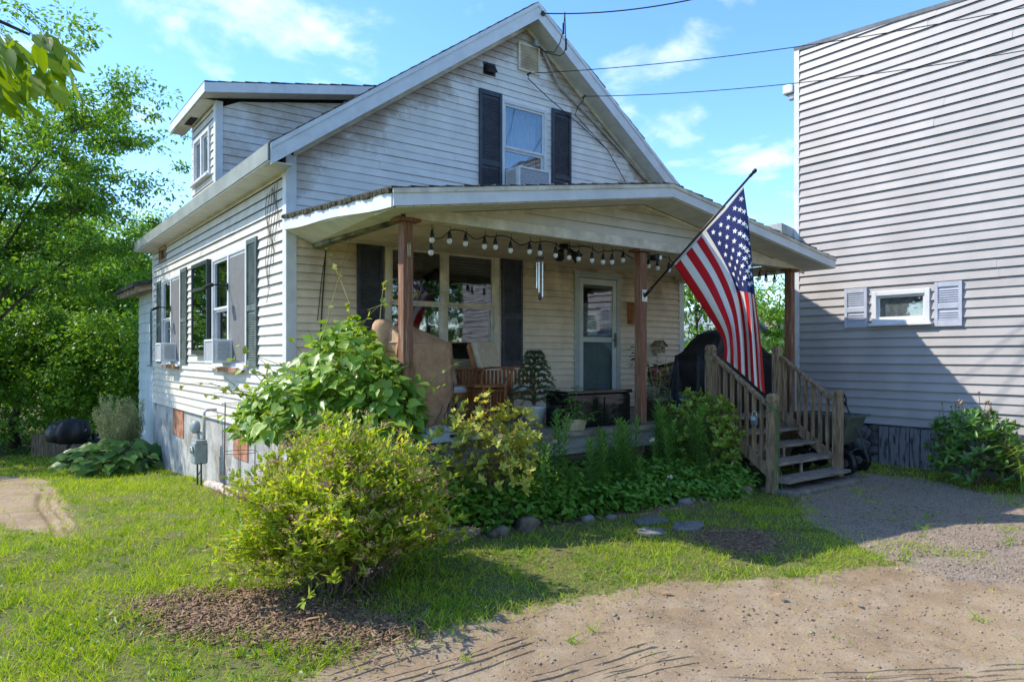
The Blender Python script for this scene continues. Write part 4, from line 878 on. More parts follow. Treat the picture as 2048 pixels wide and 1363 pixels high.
scobj('flower_heads', tp, rdir(n, -.2, 1), rdir(n, .3, 1), rng.uniform(.010, .020, n), rng.uniform(.010, .018, n), LEAF, leafmat('spirea_bloom', (.50, .24, .19), (.42, .30, .16), .3, .8), sp, kind='stuff')
# climbing vine over the porch corner
vn = thing('climbing_vine', 'bushy climbing vine with lobed green leaves over the porch corner', 'vine', (-.25, -1.9, gz(-.25, -1.9)))
blobs = [((-.05, -1.85, 1.42), (.48, .62, .55), 700), ((-.42, -1.55, 1.12), (.5, .7, .48), 620), ((.12, -2.35, 1.12), (.40, .34, .50), 480), ((-.55, -1.0, .98), (.34, .6, .30), 240), ((-.2, -2.3, .75), (.5, .5, .35), 260), ((.1, -1.5, 1.85), (.25, .4, .25), 130)]
VP, VD, VN = [], [], []
for c, r_, m_ in blobs:
    d = rdir(m_, -.45, 1); rr = rng.uniform(.5, 1.0, m_) ** .7 * np.where(rng.random(m_) < .12, 1.22, 1); q = np.array(c) + d * np.array(r_) * rr[:, None]; VP.append(q); VN.append(d * .8 + np.array([-.35, -.15, .75]) + .45 * rdir(m_)); VD.append(np.array([0, 0, -.55]) + .9 * d * np.array([1, 1, .3]) + .6 * rdir(m_))
VP, VD, VN = map(np.concatenate, (VP, VD, VN)); n = len(VP)
VINE = leafmat('vine_leaf', (.11, .25, .028), (.33, .47, .07), .45, .38, .45)
scobj('foliage', VP, VD, VN, rng.uniform(.055, .145, n), rng.uniform(.05, .13, n), HEART, VINE, vn)
tendr = []
def tendril(pts): tendr.append(np.array(pts, float))
for i in range(64):
    b = VP[rng.integers(0, n)]; d = np.array([rng.normal(-.25, .35), rng.normal(.0, .45), rng.uniform(.0, .55)]); e = b + d * rng.uniform(.5, 1.0); md = (b + e) / 2 + np.array([0, 0, rng.uniform(.0, .2)])
    t = np.linspace(0, 1, 7)[:, None]; tendr.append((1 - t) ** 2 * b + 2 * t * (1 - t) * md + t ** 2 * e)
for (a, b_) in (((640, 700, -1.9), (705, 470, -.4)), ((735, 620, -2.1), (930, 585, -2.0)), ((700, 610, -1.5), (640, 480, -.25)), ((760, 640, -2.2), (770, 560, -2.0)), ((830, 800, -2.45), (930, 720, -2.6)), ((830, 830, -2.5), (890, 770, -2.7)), ((560, 760, -1.2), (470, 690, -.6)), ((560, 800, -1.2), (440, 780, -.5))):
    p_, q_ = np.array(onY(*a)), np.array(onY(*b_)); md = (p_ + q_) / 2 + np.array([0, 0, .12]); t = np.linspace(0, 1, 9)[:, None]; tendr.append((1 - t) ** 2 * p_ + 2 * t * (1 - t) * md + t ** 2 * q_)
stems(tendr, .005, vn, mat('vine_stem', (.22, .20, .07), .8), 'tendrils')
P, D = along(tendr, .15, 1, 6); m_ = len(P)
scobj('young_leaves', P, D + .9 * rdir(m_), np.tile([-.2, -.2, 1.], (m_, 1)) + .6 * rdir(m_), rng.uniform(.03, .075, m_), rng.uniform(.025, .06, m_), HEART, leafmat('young_vine_leaf', (.22, .32, .03), (.38, .44, .07), .4), vn)
tr = [np.array([(-.3 + rng.normal(0, .25), -1.7 + rng.normal(0, .35), gz(-.3, -1.7)), (-.25 + rng.normal(0, .3), -1.6 + rng.normal(0, .3), .5), (-.2 + rng.normal(0, .4), -1.8 + rng.normal(0, .4), 1.1)]) for _ in range(26)]
stems(tr, .012, vn, TWIG, 'woody_stems')
# dead climbing stems on the siding
# wire cage
cg = thing('plant_cage', 'rusty wire plant cage standing against the pale foundation', 'plant cage', (-.32, .85, gz(-.32, .85)))
w_ = MB(); bz = gz(-.32, .85) - .05
for k in range(6):
    t = k * math.pi / 3 + .3; w_.tube([(-.32 + .22 * math.cos(t), .85 + .22 * math.sin(t), bz), (-.32 + .2 * math.cos(t), .85 + .2 * math.sin(t), 1.12)], .004, 5)
w_.build('uprights', mat('rusty_wire', (.09, .055, .045), .8), cg)
for z in (.05, .48, 1.10): MB().tube([(-.32 + .215 * math.cos(t * math.pi / 8), .85 + .215 * math.sin(t * math.pi / 8), z) for t in range(17)], .004, 5).build('hoop', MATS['rusty_wire'], cg)
# azalea, open and sparse
def whorls(tipsP, tipsD, k, L0, L1, ratio, m, parent, T=LEAF6, spread=.75, name='foliage'):
    P = np.repeat(tipsP, k, 0); ax = np.repeat(tipsD, k, 0); r_ = rdir(len(P)); r_ -= ax * (r_ * ax).sum(1, keepdims=True); r_ /= np.linalg.norm(r_, axis=1, keepdims=True) + 1e-9
    D = ax * rng.uniform(.25, .8, len(P))[:, None] + r_ * spread; Nn = ax - .3 * r_; Ls = rng.uniform(L0, L1, len(P))
    return scobj(name, P + D * .004, D, Nn, Ls, Ls * ratio, T, m, parent)
def bush(name, label, base, ctr, rad, n, k, L, ratio, m, stem_r=.006, zmin=-.2, group=None, inner=.75, bm=TWIG, cat='shrub', T=LEAF6):
    o = thing(name, label, cat, (base[0], base[1], gz(base[0], base[1])), group)
    d = rdir(n, zmin, 1); rr = rng.uniform(inner, 1.04, n); e = np.array(ctr) + d * np.array(rad) * rr[:, None]
    b = np.array([base[0], base[1], gz(base[0], base[1]) - .02]) + np.stack([rng.normal(0, .06, n), rng.normal(0, .06, n), np.zeros(n)], 1)
    nm_ = max(8, n // 14); main = shoots(b[:nm_], e[:nm_], .10); mp = np.concatenate([q[2:] for q in main]); st = []
    for j in range(nm_, n):
        dist = np.linalg.norm(mp - e[j], axis=1) + np.where(mp[:, 2] > e[j][2], .25, 0); st.append(mp[np.argmin(dist)])
    pa = main + shoots(st, e[nm_:], .05); stems(main, stem_r * 1.3, o, bm); stems(pa[nm_:], stem_r * .5, o, bm, 'twigs')
    tp = np.array([q[-1] for q in pa]); td = np.array([q[-1] - q[-2] for q in pa]); td = td / np.linalg.norm(td, axis=1, keepdims=True) + np.array([0, 0, .5]); td /= np.linalg.norm(td, axis=1, keepdims=True)
    whorls(tp, td, k, L[0], L[1], ratio, m, o, T)
    return o, pa
b0 = gpt(985, 1062)
az_, pa = bush('azalea_shrub', 'open leggy azalea with yellow green leaf rosettes before the grey deck boards', (b0.x, b0.y), (b0.x - .03, b0.y + .08, .72), (.62, .5, .62), 340, 12, (.045, .085), .42, leafmat('azalea_leaf', (.30, .38, .045), (.62, .58, .12), .4), .007, -.6, inner=.45)
b0 = gpt(1425, 985)
rh, pa = bush('rhododendron_shrub', 'dense glossy dark green shrub beside the porch step newel', (b0.x, b0.y + .15), (b0.x, b0.y + .2, .62), (.60, .5, .64), 640, 9, (.04, .075), .42, leafmat('rhododendron_leaf', (.15, .27, .03), (.36, .47, .075), .38, .35, .5), .007, -.45, inner=.6)
# lilies
LILY = leafmat('lily_leaf', (.10, .25, .05), (.24, .43, .09), .45, .4, .45)
def make_lily(h, seed):
    o = thing('lily_plant', 'upright leafy lily stem with narrow green leaves in the bed before the deck', 'plant', (0, 0, 0), 'lily stems in the porch bed')
    b = MB(); lean = (rng.normal(0, .06), rng.normal(0, .06)); pts = [(lean[0] * t * t, lean[1] * t * t, h * t) for t in np.linspace(0, 1, 7)]
    b.tube(pts, [.006, .006, .005, .005, .004, .004, .003], 5); b.build('stem', mat('lily_stem', (.05, .10, .03), .6), o)
    k = int(h * 150); t = np.linspace(.12, 1, k); P = np.stack([lean[0] * t * t, lean[1] * t * t, h * t], 1); a = np.arange(k) * 2.4; up = .25 + 1.1 * t ** 4
    D = np.stack([np.cos(a), np.sin(a), up], 1); D /= np.linalg.norm(D, axis=1, keepdims=True)
    scobj('leaves', P, D, np.stack([-np.cos(a) * .4, -np.sin(a) * .4, np.ones(k)], 1), (.12 + .06 * np.sin(np.pi * t)) * rng.uniform(.8, 1.1, k), .017, ([(0, 0, 0), (.35, -.5, .3), (.35, .5, .3), (.75, -.3, -.2), (.75, .3, -.2), (1, 0, -1.6)], [(0, 1, 2), (1, 3, 2), (2, 3, 4), (3, 5, 4)]), LILY, o)
    return o
protos = [make_lily(h, i) for i, h in enumerate((.72, .84, .95))]
lil = []
for i in range(58):
    x = rng.uniform(1.35, 4.5); y = rng.uniform(-3.1, -2.56); lil.append((x, y))
lil = lil[:58]
for i, (x, y) in enumerate(lil):
    o = protos[i] if i < 3 else clone(protos[i % 3]); o.location = (x, y, gz(x, y) + .03); o.rotation_euler = (0, 0, rng.uniform(0, 6.28)); s = rng.uniform(.74, 1.12); o.scale = (s, s, s * (1.0 if y < -2.9 else 1.1))
# hosta-like ground cover
gx2 = rng.uniform(-.3, 4.8, 16000); gy2 = rng.uniform(-3.5, -2.5, 16000); kk = inside(gx2, gy2, BED) & (gx2 > -.1); edge = sst(-3.5, -2.9, gy2)
gx2, gy2, edge = gx2[kk], gy2[kk], edge[kk]; n = len(gx2)
zc_ = gzv(gx2, gy2) + .05 + rng.uniform(0, 1, n) * (.10 + .38 * edge) * (.6 + .7 * fbm(gx2, gy2, 2.2, 91))
tag(scobj('ground_cover', np.stack([gx2, gy2, zc_], 1), rdir(n, -.7, .2), np.tile([-.15, -.35, 1.], (n, 1)) + .45 * rdir(n), rng.uniform(.05, .10, n), rng.uniform(.03, .058, n), LEAF6, leafmat('ground_cover_leaf', (.09, .24, .035), (.23, .42, .065), .42, .4, .4), kind='stuff'), 'dense low leafy ground cover filling the bed before the porch', 'ground cover')
# white flowers in the bed
for i, (a, b, y) in enumerate(((1306, 882, -3.0), (1108, 885, -2.9), (1340, 955, -3.5))):
    q = onY(a, b, y); o = thing('flower', ('cream double flower above the lily leaves', 'white flower beside the yellow green azalea', 'small white spidery flower low in the leafy bed')[i], 'flower', (q.x, q.y, gz(q.x, q.y)))
    MB().tube([(q.x, q.y, gz(q.x, q.y)), (q.x + .01, q.y, q.z)], .004, 5).build('stem', MATS['lily_stem'], o)
    k = 60 if i < 2 else 26; d = rdir(k, .0, 1); scobj('petals', np.tile([q.x, q.y, q.z], (k, 1)), d, rdir(k), rng.uniform(.025, .05, k), .016, LEAF, leafmat('white_petal', (.75, .72, .60), (.62, .56, .42), .3), o)
# leafy plant on the deck corner (in beige planter) and peony, day lily on the right
def compound(o, tipsP, tipsD, m, L=(.07, .12), k=5, ratio=.42): whorls(tipsP, tipsD, k, L[0], L[1], ratio, m, o, LEAF6, 1.0)
pb = gpt(1945, 952)
pe, pa = bush('peony_bush', 'dark green peony bush with closed pink buds against the grey siding', (7.4, -4.72), (7.4, -4.72, .50), (.55, .52, .52), 330, 6, (.07, .13), .36, leafmat('peony_leaf', (.05, .14, .025), (.14, .28, .045), .32, .35, .5), .006, -.75, inner=.5)
bd = [q[-1] for q in pa if q[-1][2] > .8][:14]; b = MB()
for i, e in enumerate(bd):
    t = Vector(e) + Vector((rng.normal(0, .04), rng.normal(0, .04), rng.uniform(.10, .26))); b.tube([e, t], .004, 5); MB().lathe(t, [(.002, -.018), (.017, -.006), (.018, .006), (.008, .02), (.001, .022)], 8).build('bud', mat('peony_bud', (.50, .20, .22), .6, .4, 20, col2=(.16, .2, .06)), pe, smooth=True)
b.build('bud_stems', mat('peony_stem', (.14, .12, .04), .6), pe, kind='stuff')
dl2 = thing('daylily_clump', 'clump of arching yellow green daylily leaves beside the peony', 'plant', (7.35, -5.5, gz(7.35, -5.5)))
b = MB()
V_, F_ = [], []
for i in range(170):
    a = rng.uniform(0, 6.28); L_ = rng.uniform(.45, .8); h = rng.uniform(.35, .62); o_ = np.array([7.35 + rng.normal(0, .10), -5.5 + rng.normal(0, .12), gz(7.35, -5.5)]); w0 = rng.uniform(.008, .013); dr_ = np.array([math.cos(a), math.sin(a), 0]); sd_ = np.array([-math.sin(a), math.cos(a), 0]); base_ = len(V_)
    for j in range(7):
        t = j / 6; c_ = o_ + dr_ * L_ * t * (.4 + .6 * t) + np.array([0, 0, h * (1.9 * t - 1.35 * t * t) * 1.5]); w1 = w0 * (1 - t ** 3); V_ += [c_ - sd_ * w1, c_ + sd_ * w1]
    for j in range(6): F_.append((base_ + 2 * j, base_ + 2 * j + 1, base_ + 2 * j + 3, base_ + 2 * j + 2))
link('leaves', npmesh('leaves', np.array(V_), np.array(F_), True), leafmat('daylily_leaf', (.14, .25, .03), (.32, .42, .06), .4), dl2)
# big leaves and pale plumes by the back corner
ru = thing('rhubarb_clump', 'clump of big dark green leaves low beside the house back corner', 'plant', (-.75, 8.2, gz(-.75, 8.2)))
n = 210; a = rng.uniform(0, 6.28, n); r_ = rng.uniform(.1, 1.05, n) ** .8; P = np.stack([-.80 + .85 * r_ * np.cos(a), 8.0 + 1.2 * r_ * np.sin(a), gz(-.75, 8.2) + .55 - .34 * r_ + rng.uniform(-.2, .2, n)], 1)
scobj('leaves', P, np.stack([np.cos(a), np.sin(a), np.full(n, -.25)], 1), np.stack([.5 * np.cos(a), .5 * np.sin(a) - .4, np.ones(n)], 1) + .3 * rdir(n), rng.uniform(.18, .36, n), rng.uniform(.15, .28, n), HEART, leafmat('rhubarb_leaf', (.05, .14, .02), (.14, .26, .045), .35), ru)
stems([np.array([(-.8, 8.0, gz(-.8, 8)), (p_[0] * .5 - .4, p_[1] * .5 + 4.0, p_[2]), p_]) for p_ in P], .012, ru, mat('rhubarb_stalk', (.2, .16, .06), .6), 'stalks')
for i, (a_, b_, w_, h_) in enumerate(((232, 855, .55, 1.25), (265, 850, .40, 1.2))):
    q = gpt(a_, 905); q = Vector((-.75 if i == 0 else -.3, 8.9 if i == 0 else 9.1, gz(-.75, 9.0)))
    o = thing('plume_plant', ('wide stand of pale yellow green flower plumes behind the big leaves', 'narrow stand of pale plumes against the rear addition')[i], 'plant', q)
    n = 16; e = np.stack([q.x + rng.normal(0, w_ * .4, n), q.y + rng.normal(0, w_ * .5, n), q.z + h_ * rng.uniform(.8, 1.25, n)], 1); pa = shoots(np.tile(np.array(q), (n, 1)), e, .02); stems(pa, .008, o, mat('plume_stem', (.25, .25, .10), .7))
    P, D = along(pa, .3, 1, 420); m_ = len(P); P = P + rng.normal(0, .03, (m_, 3)); scobj('plumes', P, D + .9 * rdir(m_), rdir(m_), rng.uniform(.03, .06, m_), rng.uniform(.012, .025, m_), LEAF, leafmat('plume', (.36, .38, .16), (.52, .50, .26), .35, .8), o)

# ------------------------------------------------------------------ trees
def tree(name, label, base, H, crown_c, crown_r, nleaf, Ls, m, seed, lean=(0, 0), trunk_r=.18, group=None, nl=9, cat='tree', clump=.34, ratio=.5, zmin=-.75, T=LEAF, ntips=None):
    global rng
    keep = rng; rng = np.random.default_rng(seed)
    o = thing(name, label, cat, base, group); b = MB(); base = np.array(base, float); cc = np.array(crown_c, float); cr = np.array(crown_r, float)
    fork = base + np.array([lean[0], lean[1], H * .30]); top = np.array([cc[0], cc[1], cc[2] + cr[2] * .6])
    t = np.linspace(0, 1, 9)[:, None]; tp = (1 - t) ** 2 * base + 2 * t * (1 - t) * fork + t ** 2 * top; tp[1:-1] += rng.normal(0, .06, (7, 3))
    b.tube([tuple(v) for v in tp], [trunk_r * (1 - .85 * i / 8) for i in range(9)], 9); tips = []
    for i in range(nl):
        u = rng.uniform(.3, .95); s0 = tp[int(u * 8)]; d = rdir(1, -.25, .9)[0]; e = cc + d * cr * rng.uniform(.55, .85); md = (s0 + e) / 2 + np.array([0, 0, .10 * np.linalg.norm(e - s0)]) + rng.normal(0, .45, 3)
        tt = np.linspace(0, 1, 7)[:, None]; q = (1 - tt) ** 2 * s0 + 2 * tt * (1 - tt) * md + tt ** 2 * e; r0 = trunk_r * .30 * (1 - .5 * u); b.tube([tuple(v) for v in q], [r0 * (1 - .85 * j / 6) for j in range(7)], 6)
        for k_ in range(9):
            s1 = q[rng.integers(2, 7)]; d1 = rdir(1, -.4, .8)[0]; e1 = s1 + d1 * cr * rng.uniform(.22, .50); v = (e1 - cc) / cr; l_ = np.linalg.norm(v)
            if l_ > 1.05: e1 = cc + v / l_ * cr * 1.03
            md = (s1 + e1) / 2 + rng.normal(0, .1, 3); q1 = (1 - tt) ** 2 * s1 + 2 * tt * (1 - tt) * md + tt ** 2 * e1; b.tube([tuple(v) for v in q1[::2]], [r0 * .3, r0 * .22, r0 * .14, r0 * .06], 4, False)
            tips += [q1[3], q1[4], q1[5], q1[6]]
    b.build('trunk', BARK, o, smooth=True)
    tips = np.array(tips); extra = ntips or 260; d = rdir(extra, zmin, 1); sh = cc + d * cr * (rng.uniform(.45, 1.0, extra) ** .6)[:, None]; tips = np.concatenate([tips, sh])
    ci = rng.integers(0, len(tips), nleaf); csz = rng.uniform(.55, 1.35, len(tips))
    off = rdir(nleaf) * (rng.random(nleaf) ** .5)[:, None] * np.array([clump, clump, clump * .55]) * csz[ci][:, None]; P = tips[ci] + off
    P[:, 2] = np.maximum(P[:, 2], base[2] + .05)
    D = off / clump + .7 * rdir(nleaf) + np.array([0, 0, -.25]); Nn = np.tile([-.3, .1, 1.], (nleaf, 1)) + .75 * rdir(nleaf); L = rng.uniform(Ls[0], Ls[1], nleaf)
    scobj('crown', P, D, Nn, L, L * ratio, T, m, o); rng = keep; return o
tree_shade = True
LFA = leafmat('leaf_mid', (.07, .18, .02), (.22, .39, .055), .47); LFB = leafmat('leaf_bright', (.10, .24, .025), (.25, .42, .06), .46); LFC = leafmat('leaf_dark', (.035, .10, .016), (.11, .23, .035), .4)
def at(px, D): d = ray(px, HORZ); q = CAMP + d * D; return q.x, q.y, gz(q.x, q.y)
x, y, z = at(-70, 17.0); tree('maple_tree', 'tall spreading broadleaf tree with long open limbs over the lawn edge', (x, y, z), 11.5, (x + .8, y + .3, 6.3), (4.6, 3.6, 4.6), 42000, (.09, .17), LFA, 11, (.3, 0), .19, 'trees along the left boundary', 12, clump=.45, zmin=-.7, ntips=130)
specs = [(-150, 22.0, 7.5, 3.2, 3.9, LFC, 25500), (30, 20.0, 4.0, 2.5, 2.2, LFA, 22500), (130, 24, 7.6, 2.9, 4.0, LFB, 25500), (205, 27.0, 8.2, 3.0, 4.2, LFA, 25500), (285, 27.5, 8.0, 2.6, 4.0, LFB, 21000), (235, 19.6, 3.9, 1.75, 2.1, LFB, 16500), (100, 30, 9.8, 4.0, 5.2, LFA, 16000), (10, 29, 10.5, 4.2, 5.4, LFB, 16000), (345, 32, 8.6, 3.0, 4.3, LFA, 10000)]
lab = ['dark dense tree at the left edge behind the bare dirt patch', 'rounded mid green tree crowding low over the lawn', 'light green tree rising above the low rounded tree', 'tall green tree behind the pale plumes', 'bright tree beside the rear addition roof', 'low rounded bright green bush like tree behind the pale plumes', 'tallest mid green tree in the back row', 'very tall bright tree behind the spreading broadleaf tree', 'far green tree partly hidden behind the house eave']
for i, (px, D_, H_, r_, rz_, m_, nl_) in enumerate(specs):
    x, y, z = at(px, D_); tree('broadleaf_tree', lab[i], (x, y, z), H_, (x, y, z + H_ - rz_ * .95), (r_, r_, rz_), nl_, (.10, .19), m_, 30 + i, (0, 0), .16, 'trees along the left boundary', 8, clump=.5, zmin=-.95, ntips=330)
x_, y_ = -8.2, 14.6; tree('broadleaf_tree', 'tree outside the lawn edge that shades the back of the lawn', (x_, y_, gz(x_, y_)), 7.5, (x_, y_, 4.2), (2.6, 2.6, 3.0), 9000, (.12, .2), LFA, 66, (0, 0), .16, 'trees along the left boundary', 8, clump=.5)
# trees seen through the porch and behind the camera (they show in the window panes)
for i, (px, D_, H_, r_, rz_, m_, nl_, lb) in enumerate(((1395, 30, 6.2, 2.4, 2.6, LFA, 6000, 'green tree seen beyond the porch at the house corner'), (1560, 36, 5.6, 2.2, 2.0, LFB, 5000, 'bright tree seen between the flag and the last porch post'), (1470, 60, 6.0, 5.0, 2.6, LFC, 6000, 'distant dark tree behind the pale blue house'), (1435, 17, 2.2, 1.0, 1.1, LFC, 4000, 'added low dark bush hiding the bright lawn between the two houses'), (1520, 18, 2.1, 1.0, 1.1, LFC, 4000, 'added low dark bush hiding the bright lawn behind the last porch post'))):  # the two low bushes are added to cover the bright lawn behind
    x, y, z = at(px, D_); tree('background_tree', lb, (x, y, 0), H_, (x, y, H_ - rz_ * .9), (r_, r_, rz_), nl_, (.14, .26), m_, 70 + i, (0, 0), .14, 'trees beyond the porch', 7, clump=.5, zmin=-.9)
for i, (x, y, H_, r_) in enumerate(((7, -22, 9, 4), (0, -26, 10, 4.5), (13, -19, 9, 4), (-8, -24, 10, 4.5), (19, -25, 10, 4.5))):
    tree('street_tree', 'leafy tree across the street reflected in the front windows', (x, y, 0), H_, (x, y, H_ * .55), (r_, r_, H_ * .5), 7000, (.22, .36), LFC, 90 + i, (0, 0), .2, 'trees across the street', 7, clump=.7, zmin=-.95)
# branch of a near tree hanging in at the top left
nt_ = thing('overhanging_tree', 'near tree with big translucent leaves hanging in from above the lawn', 'tree', (-6.3, -5.0, 0))
e0 = atD(60, 70, 3.0); b = MB(); b.tube([(-6.3, -5.0, 0), (-6.2, -5.0, 1.5), (-6.0, -4.95, 3.0), (-5.6, -4.9, 4.6)], [.16, .14, .11, .05], 9); b.tube([(-6.0, -4.95, 3.0), (-4.8, -4.8, 3.5), (-3.7, -4.75, 3.35), tuple(e0)], [.05, .035, .02, .006], 6); b.build('trunk', BARK, nt_, smooth=True)
NL = []
for i in range(95):
    px = rng.uniform(-60, 140); top_ = 75 + max(0, px - 60) * .5; py = rng.uniform(60, 200 - max(0, px - 40) * .35); q = atD(px, py, rng.uniform(2.75, 3.25)); NL.append(q)
n = len(NL); NL = np.array([tuple(q) for q in NL]); D = np.tile([.30, -.05, -.62], (n, 1)) + .42 * rdir(n)
scobj('crown', NL, D, np.tile([-.4, -.35, .7], (n, 1)) + .8 * rdir(n), rng.uniform(.08, .17, n), rng.uniform(.04, .08, n), LEAF6, leafmat('near_leaf', (.10, .19, .012), (.25, .36, .03), .5, .4, .4), nt_)
tw = [np.array([np.array(q) + np.array([-.10, .02, .10]), np.array(q) + np.array([-.04, .0, .05]), np.array(q)]) for q in NL[::3]]; stems(tw, .0016, nt_, mat('green_twig', (.14, .17, .05), .7), 'twigs')
# ------------------------------------------------------------------ things on the house walls
def ac_unit(label, axis, plane, u0, u1, z0, z1, dep, front_m=ACG):
    P = WP(axis, plane); o = thing('air_conditioner', label, 'air conditioner', P((u0 + u1) / 2, 0, z0), 'window air conditioners')
    b = MB().box(P(u0, -.05, z0), P(u1, dep - .03, z1)); b.build('casing', ACW, o, bevel=.012)
    f = MB(); t = .03
    for (a, c, d, e) in ((u0, u0 + t, z0, z1), (u1 - t, u1, z0, z1), (u0 + t, u1 - t, z1 - t, z1), (u0 + t, u1 - t, z0, z0 + t)): f.box(P(a, dep - .029, d), P(c, dep, e))
    f.build('face_frame', ACW, o, bevel=.006)
    MB().box(P(u0 + t, dep - .029, z0 + t), P(u1 - t, dep - .012, z1 - t)).build('coil_face', front_m, o)
    for k in range(14):      # side louvres
        z = z0 + .05 + (z1 - z0 - .1) * k / 13; MB().box(P(u0 - .004, .06, z), P(u0 + .001, dep - .07, z + .011)).build('side_louvre', ACG, o)
    return o
ac_unit('white air conditioner in the near side window, over the bare wood sill', 'y', 0, 2.28, 2.78, 1.60, 1.95, .30)
ac_unit('white air conditioner in the far side window, next to rear corner shutter', 'y', 0, 6.05, 6.55, 1.60, 1.95, .30)
ax0 = onY(1024, 340, -.2).x; ac_unit('white air conditioner in the upstairs gable window above the porch roof', 'x', 0, ax0 + .02, onY(1094, 340, -.25).x, 4.09, 4.47, .34)
MB().box((UWIN[0] + .04, -.03, 4.12), (ax0 + .02, -.02, 4.46)).build('pleated_filler', TRIM, house)
for i, (y, lb) in enumerate(((2.46, 'dark solar lamp on a bracket at the near side window'), (6.49, 'dark solar lamp on a bracket at the far side window'))):
    o = thing('solar_lamp', lb, 'lamp', (-.05, y, 2.75), 'solar lamps on the side windows'); z = onX(448, 566, -.25).z if i == 0 else onX(335, 612, -.25).z
    MB().tube([(-.045, y, z + .02), (-.27, y, z + .03)], .012, 6).build('arm', BLACKP, o)
    MB().hexa([(-.36, y - .07, z - .05), (-.25, y - .07, z - .0), (-.25, y + .07, z - .0), (-.36, y + .07, z - .05), (-.38, y - .07, z - .01), (-.27, y - .07, z + .05), (-.27, y + .07, z + .05), (-.38, y + .07, z - .01)]).build('lamp_head', BLACKP, o, bevel=.006)
    MB().box((-.06, y - .03, z - .04), (-.046, y + .03, z + .06)).build('bracket', BLACKP, o)
# gas meter
my = onX(400, 900, -.25).y; zt = onX(400, 882, -.25).z; zb = onX(400, 926, -.25).z; g0 = gz(-.25, my)
me_ = thing('gas_meter', 'grey green gas meter with regulator and vertical pipe by the foundation', 'gas meter', (-.25, my, g0))
MB().box((-.36, my - .13, zb), (-.16, my + .13, zt)).build('meter_body', MEPAINT, me_, bevel=.03)
MB().box((-.34, my - .15, zt - .03), (-.18, my + .15, zt + .03)).build('top_flange', MEPAINT, me_, bevel=.01)
pt = onX(405, 823, -.18).z
MB().tube([(-.20, my - .05, zt), (-.20, my - .05, pt), (-.17, my - .05, pt + .04), (.03, my - .05, pt + .04)], .022, 9).build('riser_pipe', PIPE, me_, smooth=True)
MB().tube([(-.26, my + .07, zt), (-.26, my + .07, zt + .16)], .025, 9).tube([(-.2, my - .05, zt + .10), (-.26, my + .07, zt + .14)], .022, 8).build('union', PIPE, me_, smooth=True)
MB().lathe((-.30, my + .10, zt + .22), [(.02, -.05), (.095, -.045), (.105, -.02), (.105, .02), (.07, .05), (.02, .06)], 18, (-1, -.2, 0)).build('regulator', MEPAINT, me_, smooth=True)
for s in (-1, 1): MB().tube([(-.26, my + s * .12, zb + .02), (-.26, my + s * .12, g0 - .05)], .014, 6).build('stand_leg', mat('dark_steel', (.06, .06, .06), .6), me_)
MB().tube([(-.26, my - .12, zb - .08), (-.26, my + .12, zb - .22)], .009, 6).build('stand_brace', MATS['dark_steel'], me_)
MB().lathe((-.37, my - .04, (zt + zb) / 2 + .05), [(.06, 0), (.06, .02), (.05, .028)], 16, (-1, 0, 0)).build('dial', CHROME, me_)
# log at the foot of the wall
la, lb_ = gpt(415, 975), gpt(500, 1005)
lg = MB().tube([tuple(la.lerp(lb_, t) + Vector((.02 * math.sin(7 * t), 0, .06))) for t in np.linspace(0, 1, 8)], [.06, .065, .07, .062, .07, .066, .06, .055], 10)
tag(lg.build('log', mat('pale_bark', (.52, .42, .36), .85, .2, 12, .5, 40), None, smooth=True), 'pale peeled log lying along the foot of the foundation', 'log')
# utility box on the corner
ub = thing('utility_box', 'small pale utility box on the house corner behind the vine', 'box', (-.05, .1, .3)); q = onX(572, 865, -.1)
MB().box((-.13, .0, q.z - .16), (-.03, .22, q.z + .10)).build('box_body', mat('cream_box', (.55, .52, .38), .5), ub, bevel=.01); MB().box((-.14, -.01, q.z + .10), (-.03, .23, q.z + .115)).build('lid', MATS['cream_box'], ub)

# ------------------------------------------------------------------ porch furnishings
# string lights
sl = thing('string_lights', 'string of white globe bulbs in black sockets along the porch ceiling edge', 'string lights', (3.6, -2.2, 3.1))
bulbs = [(864, 480), (862, 505), (899, 482), (931, 487), (969, 493), (991, 494), (1021, 501), (1059, 503), (1080, 506), (1111, 511), (1138, 515), (1157, 518), (1184, 521), (1206, 524), (1224, 524), (1246, 520), (1297, 532), (1315, 536), (1338, 540), (1372, 545), (1400, 548), (1519, 556), (1532, 559), (1549, 562)]
BP = MB().lathe((0, 0, 0), [(.004, -.062), (.020, -.055), (.029, -.035), (.028, -.015), (.019, .0)], 12).mesh('bulb', True); SP_ = MB().lathe((0, 0, 0), [(.023, -.008), (.024, .02), (.016, .045), (.012, .07), (.003, .075)], 10).mesh('socket', True)
BP.materials.append(BULB); SP_.materials.append(BLACKP); cord = MB(); prev = None
